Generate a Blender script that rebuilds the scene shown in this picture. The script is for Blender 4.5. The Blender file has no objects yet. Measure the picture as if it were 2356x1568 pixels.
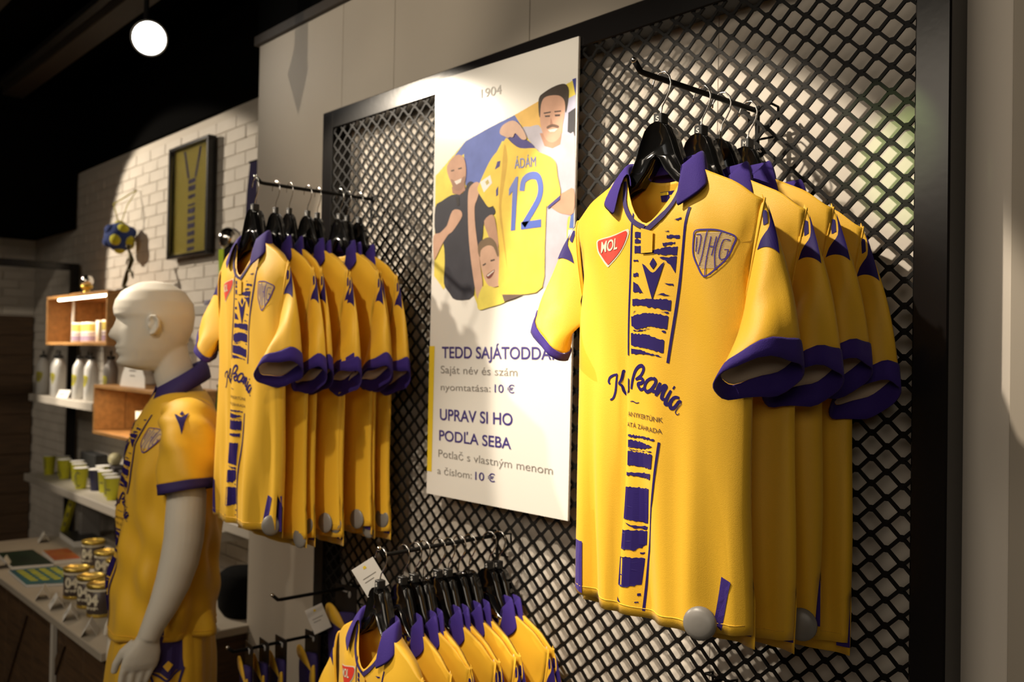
import bpy, bmesh, math, random
from math import sin, cos, pi, sqrt, exp, radians
from mathutils import Vector, Matrix
from mathutils.geometry import tessellate_polygon
random.seed(7)
SC = bpy.context.scene
COL = SC.collection

# ---------------------------------------------------------------- camera
def look_matrix(eye, yaw, pitch, roll):
    f = Vector((-sin(yaw)*cos(pitch), cos(yaw)*cos(pitch), sin(pitch)))
    r = f.cross(Vector((0, 0, 1))).normalized()
    u = r.cross(f)
    r2 = cos(roll)*r + sin(roll)*u
    u2 = -sin(roll)*r + cos(roll)*u
    m = Matrix((r2, u2, -f)).transposed().to_4x4()
    m.translation = eye
    return m
EYE = Vector((0, -1.6, 1.65))
cam_data = bpy.data.cameras.new('camera')
cam = bpy.data.objects.new('camera', cam_data)
COL.objects.link(cam)
cam.matrix_world = look_matrix(EYE, .8421, .01589, .01829)
cam_data.sensor_width = 36
cam_data.lens = 2130.6/2356*36
cam_data.clip_start = .02
cam_data.dof.use_dof = True
cam_data.dof.focus_distance = 1.62
cam_data.dof.aperture_fstop = 4.0
SC.camera = cam

# ---------------------------------------------------------------- world, lights, exposure
w = bpy.data.worlds.new('world')
SC.world = w
w.use_nodes = True
w.node_tree.nodes['Background'].inputs[0].default_value = (1, .82, .62, 1)
w.node_tree.nodes['Background'].inputs[1].default_value = .02
SC.view_settings.view_transform = 'Standard'
SC.view_settings.look = 'None'
SC.view_settings.gamma = 1
SC.view_settings.exposure = 0
SC.view_settings.use_curve_mapping = False

WARM = (1, .86, .68)
def spot(name, loc, aim, power, angle, blend=.25, color=WARM, radius=.035):
    d = bpy.data.lights.new(name, 'SPOT')
    d.energy = power; d.spot_size = radians(angle); d.spot_blend = blend
    d.color = color; d.shadow_soft_size = radius
    o = bpy.data.objects.new(name, d); COL.objects.link(o)
    o.location = loc
    o.rotation_euler = (Vector(aim)-Vector(loc)).to_track_quat('-Z', 'Y').to_euler()
    return o
def area(name, loc, aim, power, sx, sy, color=WARM):
    d = bpy.data.lights.new(name, 'AREA')
    d.shape = 'RECTANGLE'; d.size = sx; d.size_y = sy; d.energy = power; d.color = color
    o = bpy.data.objects.new(name, d); COL.objects.link(o)
    o.location = loc
    o.rotation_euler = (Vector(aim)-Vector(loc)).to_track_quat('-Z', 'Y').to_euler()
    return o
# track spots on the ceiling of the shop, plus unseen extras marked as added
spot('spot_right_rail', (-1.75, -1.38, 3.15), (-1.20, 0, 1.58), 215, 36, .18, radius=.022)
spot('spot_poster', (-1.55, -1.50, 3.15), (-1.72, 0, 1.70), 70, 46, .5, radius=.03)
spot('spot_left_rail', (-3.85, -1.38, 3.0), (-2.05, 0, 1.60), 300, 36, .30, radius=.022)
spot('fill_upper_wall', (-2.2, -3.4, 3.2), (-2.6, 0, 2.75), 150, 26, .7, radius=.01)  # added lamp, lights the upper wall so the hanging pennant casts its shadow
spot('spot_lower_rail', (-1.25, -1.9, 3.15), (-1.62, -.1, .8), 150, 36, .6)
spot('spot_brick_wall', (-6.3, -1.36, 3.15), (-4.78, .3, 1.85), 310, 49, .12)
spot('spot_bottles', (-6.1, -1.9, 3.1), (-5.6, 0, 1.50), 420, 22, .7)
spot('spot_counter', (-4.6, -1.9, 3.1), (-4.6, -.1, .8), 42, 60, .8)
spot('fill_end_wall', (-5.2, -1.9, 3.1), (-7.4, -.5, 1.3), 70, 60, .9)  # added fill to lift the dark planks, no lamp known there
spot('spot_mannequin', (-2.3, -.10, 3.1), (-2.97, -.40, 1.5), 9, 62, .9)
spot('fill_mannequin_front', (-.9, -2.7, 3.1), (-2.97, -.45, 1.25), 75, 24, .8, radius=.05)  # added fill to brighten the mannequin's arm, not a known lamp
spot('spot_green_patch', (-1.7, -2.3, 3.1), (-.79, .0, 2.03), 120, 4.6, .3, (.72, 1, .36), .02)
# added soft fill behind the camera for the rest of the shop; no such panels known
area('fill_ceiling', (-2.2, -3.6, 3.1), (-2.2, -1.0, 1.2), 42, 3.0, 1.0)
area('fill_back', (1.0, -3.4, 2.6), (-1.0, 0, 1.4), 14, 1.4, 1.0)

# ---------------------------------------------------------------- materials
MATS = {}
def mat(name, col, rough=.6, metal=0, bump=0, bscale=200, var=0, vscale=8, emit=0, coat=0, trans=0, sheen=0, wave=None, stretch=(1,1,1), spec=None, col2=None):
    if name in MATS: return MATS[name]
    m = bpy.data.materials.new(name); m.use_nodes = True
    nt = m.node_tree; b = nt.nodes['Principled BSDF']
    b.inputs['Base Color'].default_value = (*col, 1)
    b.inputs['Roughness'].default_value = rough
    b.inputs['Metallic'].default_value = metal
    if spec is not None: b.inputs['Specular IOR Level'].default_value = spec
    if coat: b.inputs['Coat Weight'].default_value = coat; b.inputs['Coat Roughness'].default_value = .08
    if trans: b.inputs['Transmission Weight'].default_value = trans
    if sheen: b.inputs['Sheen Weight'].default_value = sheen
    if emit:
        b.inputs['Emission Color'].default_value = (*col, 1); b.inputs['Emission Strength'].default_value = emit
    tc = nt.nodes.new('ShaderNodeTexCoord'); mp = nt.nodes.new('ShaderNodeMapping')
    nt.links.new(tc.outputs['Object'], mp.inputs[0]); mp.inputs['Scale'].default_value = stretch
    if var:
        n = nt.nodes.new('ShaderNodeTexNoise'); n.inputs['Scale'].default_value = vscale; n.inputs['Detail'].default_value = 5
        nt.links.new(mp.outputs[0], n.inputs['Vector'])
        r = nt.nodes.new('ShaderNodeValToRGB')
        r.color_ramp.elements[0].position = .3; r.color_ramp.elements[1].position = .7
        c2 = col2 or tuple(c*(1-var) for c in col)
        r.color_ramp.elements[0].color = (*c2, 1); r.color_ramp.elements[1].color = (*col, 1)
        nt.links.new(n.outputs['Fac'], r.inputs[0]); nt.links.new(r.outputs[0], b.inputs['Base Color'])
    if bump:
        if wave:
            n2 = nt.nodes.new('ShaderNodeTexWave'); n2.inputs['Scale'].default_value = bscale; n2.inputs['Distortion'].default_value = wave
        else:
            n2 = nt.nodes.new('ShaderNodeTexNoise'); n2.inputs['Scale'].default_value = bscale; n2.inputs['Detail'].default_value = 3
        nt.links.new(mp.outputs[0], n2.inputs['Vector'])
        bp = nt.nodes.new('ShaderNodeBump'); bp.inputs['Strength'].default_value = bump; bp.inputs['Distance'].default_value = .002
        nt.links.new(n2.outputs[0], bp.inputs['Height']); nt.links.new(bp.outputs[0], b.inputs['Normal'])
    MATS[name] = m
    return m
M_YEL = mat('yellow_jersey_fabric', (.86, .50, .028), .48, bump=.25, bscale=900, sheen=.12, spec=.38)
M_YIN = mat('pale_inner_fabric', (.62, .50, .38), .8, bump=.3, bscale=700)
M_PUR = mat('purple_rib_fabric', (.042, .020, .21), .7, bump=.35, bscale=700, sheen=.1, spec=.2)
M_INK = mat('dark_purple_print', (.022, .012, .12), .55, spec=.18)
M_DPUR = mat('deep_purple_fabric', (.03, .015, .12), .75, bump=.3, bscale=500)
M_BLK = mat('glossy_black_plastic', (.006, .006, .006), .16, coat=.3)
M_BLKM = mat('black_powder_coated_steel', (.007, .0065, .006), .5, bump=.1, bscale=400, spec=.13)
M_FRAME = mat('satin_black_frame_paint', (.008, .007, .007), .2, bump=.04, bscale=60, spec=.35)
M_CHR = mat('chrome_wire', (.75, .73, .70), .12, 1)
M_GREY = mat('grey_tag_plastic', (.20, .19, .175), .38)
M_WHITE = mat('white_card', (.72, .70, .66), .7, var=.06, vscale=20)
M_POST = mat('white_poster_board', (.78, .76, .71), .16, spec=.3)
M_PY = mat('poster_yellow_print', (.80, .58, .03), .45)
M_GINK = mat('grey_thin_print', (.24, .22, .20), .6)
M_PINK = mat('poster_purple_print', (.05, .035, .20), .5)
M_BEIGE = mat('beige_wall_panel', (.44, .39, .32), .7, bump=.06, bscale=50, var=.08, vscale=1.5)
M_BACKW = mat('lit_wall_behind_mesh', (.72, .66, .58), .8, bump=.1, bscale=90, var=.06, vscale=2)  # same wall as the beige panels, its spotlit brightness put into a paler colour
M_BRICK = mat('white_painted_brick', (.58, .53, .46), .75, bump=.6, bscale=60, var=.18, vscale=6)
M_MORT = mat('white_painted_mortar', (.50, .455, .39), .9, bump=.5, bscale=80)
M_BLACK = mat('matt_black_ceiling', (.002, .002, .002), 1, spec=.02)
M_BEAM = mat('dark_brown_duct', (.040, .028, .018), .6, var=.4, vscale=3)
M_FLOOR = mat('grey_floor', (.10, .09, .08), .5, var=.25, vscale=3)
M_WOOD = mat('dark_oak_plank', (.10, .052, .020), .6, bump=.5, bscale=30, var=.5, vscale=6, stretch=(1, 1, 12))
M_WOODH = mat('dark_oak_plank_lengthwise', (.085, .045, .018), .6, bump=.5, bscale=30, var=.5, vscale=5, stretch=(1, 1.2, 14))
M_CRATE = mat('honey_pine_board', (.50, .25, .075), .55, bump=.4, bscale=25, var=.35, vscale=5, stretch=(1, 8, 8))
M_SHELF = mat('white_grey_laminate', (.50, .46, .40), .5, bump=.05, bscale=40)
M_MANN = mat('matte_white_mannequin', (.66, .62, .54), .5, bump=.05, bscale=30, var=.05, vscale=4)
M_ALU = mat('white_enamelled_bottle', (.62, .61, .58), .32, spec=.5)
M_LEDM = mat('warm_led_strip', (1, .85, .60), .5, emit=14)
M_LAMP = mat('lamp_lens', (1, .97, .90), .5, emit=45)
M_GOLD = mat('golden_lid', (.60, .42, .08), .28, .8)
M_LIME = mat('lime_yellow_card', (.72, .70, .03), .55)
M_NAVY = mat('navy_print', (.02, .02, .08), .5)
M_RED = mat('red_badge_print', (.72, .05, .03), .5)
M_CREAM = mat('cream_print', (.72, .66, .50), .5)
M_GLASS = mat('picture_glass', (.9, .9, .9), .03, trans=1)

# ---------------------------------------------------------------- mesh helpers
def link(name, bm, m, parent=None, smooth=False, loc=None):
    me = bpy.data.meshes.new(name)
    bmesh.ops.recalc_face_normals(bm, faces=bm.faces)
    bm.to_mesh(me); bm.free()
    for mm in (m if isinstance(m, (list, tuple)) else [m]): me.materials.append(mm)
    if smooth:
        for p in me.polygons: p.use_smooth = True
    return link_me(name, me, parent, loc)
def link_me(name, me, parent=None, loc=None):
    o = bpy.data.objects.new(name, me); COL.objects.link(o)
    if parent is not None: o.parent = parent
    if loc is not None: o.location = loc
    return o
def thing(name, label, cat, loc=(0, 0, 0), rotz=0, group=None):
    o = bpy.data.objects.new(name, None); COL.objects.link(o)
    o.empty_display_size = .05
    o.location = loc; o.rotation_euler = (0, 0, rotz)
    o['label'] = label; o['category'] = cat
    if group: o['group'] = group
    return o
def tag(o, label, cat, group=None):
    o['label'] = label; o['category'] = cat
    if group: o['group'] = group
    return o
def dup(root, loc=None, rotz=None, label=None, group=None, skip=()):
    r = root.copy(); COL.objects.link(r)
    if loc is not None: r.location = loc
    if rotz is not None: r.rotation_euler = (0, 0, rotz)
    if label: r['label'] = label
    if group: r['group'] = group
    for ch in list(root.children):
        if ch.name.split('.')[0] in skip: continue
        c = ch.copy(); COL.objects.link(c); c.parent = r
        for g in list(ch.children):
            d = g.copy(); COL.objects.link(d); d.parent = c
    return r
def struct(o): o['kind'] = 'structure'; return o
def stuff(o): o['kind'] = 'stuff'; return o
def box(bm, x0, x1, y0, y1, z0, z1, bev=0):
    r = bmesh.ops.create_cube(bm, size=1)
    vs = r['verts']
    bmesh.ops.scale(bm, vec=(x1-x0, y1-y0, z1-z0), verts=vs)
    bmesh.ops.translate(bm, vec=((x0+x1)/2, (y0+y1)/2, (z0+z1)/2), verts=vs)
    if bev:
        es = list({e for v in vs for e in v.link_edges})
        bmesh.ops.bevel(bm, geom=es, offset=bev, segments=1, affect='EDGES')
def boxo(name, m, x0, x1, y0, y1, z0, z1, bev=0, parent=None):
    bm = bmesh.new(); box(bm, x0, x1, y0, y1, z0, z1, bev)
    return link(name, bm, m, parent)
def tube(bm, pts, r, n=8, cap=True):
    pts = [Vector(p) for p in pts]
    rr = r if isinstance(r, (list, tuple)) else [r]*len(pts)
    rings = []; up = None
    for i, p in enumerate(pts):
        a = pts[max(i-1, 0)]; b = pts[min(i+1, len(pts)-1)]
        t = (b-a).normalized()
        if up is None:
            up = Vector((0, 0, 1)) if abs(t.z) < .9 else Vector((1, 0, 0))
        s = t.cross(up).normalized(); up = s.cross(t).normalized()
        rings.append([bm.verts.new(p + rr[i]*(cos(2*pi*k/n)*s + sin(2*pi*k/n)*up)) for k in range(n)])
    for a, b in zip(rings, rings[1:]):
        for k in range(n): bm.faces.new((a[k], a[(k+1) % n], b[(k+1) % n], b[k]))
    if cap:
        bm.faces.new(rings[0][::-1]); bm.faces.new(rings[-1])
def tubeo(name, m, pts, r, n=8, parent=None):
    bm = bmesh.new(); tube(bm, pts, r, n); return link(name, bm, m, parent, True)
def lathe(bm, prof, n=20, c=(0, 0, 0)):
    rings = []
    for r, z in prof:
        rings.append([bm.verts.new((c[0]+max(r, .0004)*cos(2*pi*k/n), c[1]+max(r, .0004)*sin(2*pi*k/n), c[2]+z)) for k in range(n)])
    for a, b in zip(rings, rings[1:]):
        for k in range(n): bm.faces.new((a[k], a[(k+1) % n], b[(k+1) % n], b[k]))
    bm.faces.new(rings[0][::-1]); bm.faces.new(rings[-1])
def lathe_o(name, m, prof, n=20, parent=None, smooth=True, c=(0, 0, 0)):
    bm = bmesh.new(); lathe(bm, prof, n, c); return link(name, bm, m, parent, smooth)
def ball(bm, c, r, sx=1, sy=1, sz=1, u=14, v=8):
    q = bmesh.ops.create_uvsphere(bm, u_segments=u, v_segments=v, radius=r)
    bmesh.ops.scale(bm, vec=(sx, sy, sz), verts=q['verts']); bmesh.ops.translate(bm, vec=c, verts=q['verts'])
def prism(bm, pts, y0, y1, ax='y'):
    """outline in (x, z) extruded along y (or given in (y,z) along x)"""
    def P(a, b, d): return (a, d, b) if ax == 'y' else (d, a, b)
    A = [bm.verts.new(P(a, b, y0)) for a, b in pts]; B = [bm.verts.new(P(a, b, y1)) for a, b in pts]
    for i in range(len(pts)):
        j = (i+1) % len(pts); bm.faces.new((A[i], A[j], B[j], B[i]))
    for t in tessellate_polygon([[Vector((a, b, 0)) for a, b in pts]]):
        bm.faces.new([A[i] for i in t]); bm.faces.new([B[i] for i in t][::-1])

# flat 2-D artwork -> thin mesh that follows a surface
def art2d(bm, pts):
    vs = [bm.verts.new((a, b, 0)) for a, b in pts]
    for t in tessellate_polygon([[Vector((a, b, 0)) for a, b in pts]]):
        try: bm.faces.new([vs[i] for i in t])
        except ValueError: pass
def stroke2d(bm, pts, wd):
    ws = wd if isinstance(wd, (list, tuple)) else [wd]*len(pts)
    L = []; R = []
    for i, p in enumerate(pts):
        a = Vector(pts[max(i-1, 0)]); b = Vector(pts[min(i+1, len(pts)-1)])
        t = (b-a)
        t = t.normalized() if t.length > 1e-9 else Vector((1, 0))
        n = Vector((-t.y, t.x))*ws[i]/2
        L.append(bm.verts.new((p[0]+n.x, p[1]+n.y, 0))); R.append(bm.verts.new((p[0]-n.x, p[1]-n.y, 0)))
    for i in range(len(pts)-1): bm.faces.new((L[i], R[i], R[i+1], L[i+1]))
def smooth2d(pts, k=5, closed=False):
    n = len(pts); out = []
    rng = range(n if closed else n-1)
    for i in rng:
        g = lambda j: Vector(pts[j % n]) if closed else Vector(pts[min(max(j, 0), n-1)])
        p0, p1, p2, p3 = g(i-1), g(i), g(i+1), g(i+2)
        for s in range(k):
            t = s/k
            out.append(tuple(.5*((2*p1)+(-p0+p2)*t+(2*p0-5*p1+4*p2-p3)*t*t+(-p0+3*p1-3*p2+p3)*t**3)))
    if not closed: out.append(tuple(pts[-1]))
    return out
_txt = {}
def text2d(bm, s, p0, p1, ptop, bold=0, shear=0):
    """p0 baseline start, p1 baseline end, ptop: a point above p0 at cap height"""
    cu = bpy.data.curves.new('t', 'FONT'); cu.body = s; cu.offset = bold; cu.shear = shear
    o = bpy.data.objects.new('t', cu); COL.objects.link(o)
    dg = bpy.context.evaluated_depsgraph_get(); dg.update()
    me = bpy.data.meshes.new_from_object(o.evaluated_get(dg))
    xs = [v.co.x for v in me.vertices]; w0, w1 = min(xs), max(xs)
    capH = .73
    e1 = Vector(p1)-Vector(p0); e2 = Vector(ptop)-Vector(p0)
    vs = []
    for v in me.vertices:
        q = Vector(p0)+e1*((v.co.x-w0)/(w1-w0))+e2*(v.co.y/capH)
        vs.append(bm.verts.new((q.x, q.y, 0)))
    for p in me.polygons:
        try: bm.faces.new([vs[i] for i in p.vertices])
        except ValueError: pass
    bpy.data.objects.remove(o); bpy.data.curves.remove(cu); bpy.data.meshes.remove(me)
def drape(name, bm, m, fn, parent, cut=.012):
    """subdivide flat artwork on a grid and lay it on a surface fn(a,b)->(x,y,z)"""
    if cut and bm.verts:
        xs = [v.co.x for v in bm.verts]; ys = [v.co.y for v in bm.verts]
        x = math.floor(min(xs)/cut)*cut
        while x < max(xs):
            g = bm.verts[:]+bm.edges[:]+bm.faces[:]
            bmesh.ops.bisect_plane(bm, geom=g, plane_co=(x, 0, 0), plane_no=(1, 0, 0)); x += cut
        y = math.floor(min(ys)/cut)*cut
        while y < max(ys):
            g = bm.verts[:]+bm.edges[:]+bm.faces[:]
            bmesh.ops.bisect_plane(bm, geom=g, plane_co=(0, y, 0), plane_no=(0, 1, 0)); y += cut
    for v in bm.verts: v.co = fn(v.co.x, v.co.y)
    me = bpy.data.meshes.new(name); bm.to_mesh(me); bm.free(); me.materials.append(m)
    return link_me(name, me, parent)

# ---------------------------------------------------------------- setting
YW = .06     # face of the wall behind the mesh
struct(boxo('floor', M_FLOOR, -7.6, 2.6, -4.6, .5, -.05, 0))
struct(boxo('ceiling', M_BLACK, -7.6, 2.6, -4.6, .5, 3.4, 3.45))
M_DARKW = mat('dim_shop_wall', (.20, .16, .12), .9)
struct(boxo('wall_front', M_DARKW, -7.6, 2.6, -4.65, -4.6, 0, 3.4))
struct(boxo('wall_right', M_DARKW, 2.6, 2.65, -4.6, .5, 0, 3.4))
# wall that carries the mesh panel: separate beige panels with fine seams
wa = struct(boxo('wall_back', M_BACKW, -3.36, 2.6, YW+.012, .5, 0, 2.84))
seams = [-3.36, -2.74, -2.43, -1.80, -1.2, -.60, 0, .7, 1.4, 2.6]
for a, b in zip(seams, seams[1:]):
    if b <= -2.7 or a >= -.72: boxo('wall_panel', M_BEIGE, a+.0012, b-.0012, YW-.012, YW+.012, 0.0, 2.84, .001, wa)
    else:
        boxo('wall_panel', M_BEIGE, a+.0012, b-.0012, YW-.012, YW+.012, 2.44, 2.84, .001, wa)
        boxo('wall_panel', M_BACKW, a+.0008, b-.0008, YW-.004, YW+.012, 0, 2.4395, .0005, wa)
struct(boxo('trim_1', M_BEAM, -3.37, 2.6, YW-.03, .5, 2.84, 2.875))
struct(boxo('wall_bulkhead', M_BLACK, -3.36, 2.6, YW-.02, .5, 2.876, 3.4))
# brick wall beyond, white painted; the 300 nearest visible bricks are parts, the rest one part
wb = struct(boxo('wall_left', M_MORT, -7.6, -3.362, .312, .5, 0, 2.80))
struct(boxo('wall_upper_left', M_BLACK, -7.6, -3.362, .29, .5, 2.801, 3.4))
CH, BL = .0625, .215
variants = []
for k in range(6):
    bm = bmesh.new(); box(bm, -BL/2+.0025, BL/2-.0025, -.0045, .004, -CH/2+.0025, CH/2-.0025, .002)
    for v in bm.verts: v.co.y += random.uniform(-.0012, .0012); v.co.z += random.uniform(-.0012, .0012)
    me = bpy.data.meshes.new('brick'); bm.to_mesh(me); bm.free(); me.materials.append(M_BRICK); variants.append(me)
cells = []
for r in range(44):
    z = .04 + r*CH
    for c in range(20):
        x = -3.47 - c*BL - (BL/2 if r % 2 else 0)
        if x < -7.4: continue
        cells.append((x, z))
def rank(c):
    x, z = c
    vis = (z > 1.9) and x < -3.6
    return (0 if vis else 1, -x)
cells.sort(key=rank)
for i, (x, z) in enumerate(cells[:300]):
    o = link_me('brick', variants[i % 6], wb, (x, .312, z)); o.rotation_euler = (0, 0, random.uniform(-.012, .012))
bm = bmesh.new()
for x, z in cells[300:]: box(bm, x-BL/2+.003, x+BL/2-.003, .306, .314, z-CH/2+.003, z+CH/2-.003)
stuff(link('brick_courses', bm, M_BRICK, wb))
# far end wall: bricks above, wooden planks below
we = struct(boxo('wall_end', M_MORT, -7.6, -7.42, -4.6, .311, 0, 3.4))
bm = bmesh.new()
for r in range(44):
    z = .04 + r*CH
    if z < 1.875: continue
    for c in range(22):
        y = .20 - c*BL - (BL/2 if r % 2 else 0)
        box(bm, -7.425, -7.408, y-BL/2+.004, y+BL/2-.004, z-CH/2+.004, z+CH/2-.004)
stuff(link('brick_courses', bm, M_BRICK, we))
pz = 0.015
for r in range(13):
    h = .143; y = .30; k = 0
    while y > -3.2:
        L = random.choice([.5, .7, .9, 1.1])*(.6 if k == 0 and r % 2 else 1)
        o = boxo('plank', M_WOODH, -7.42, -7.39+random.uniform(-.006, .006), y-L+.003, y, pz+.003, pz+h, .002, we)
        y -= L; k += 1
    pz += h
struct(boxo('ceiling_soffit', M_BLACK, -7.42, -6.45, -4.6, .299, 2.43, 3.39))
for k, (y, z, wd, hh) in enumerate([(-.10, 3.22, .12, .12), (-.62, 3.24, .20, .12), (-1.12, 3.22, .12, .16), (-1.62, 3.24, .22, .13), (-2.3, 3.22, .18, .16)]):
    o = boxo('ceiling_beam', M_BEAM, -6.44, 2.5, y-wd/2, y+wd/2, z, z+hh, .004); struct(o)
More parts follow.
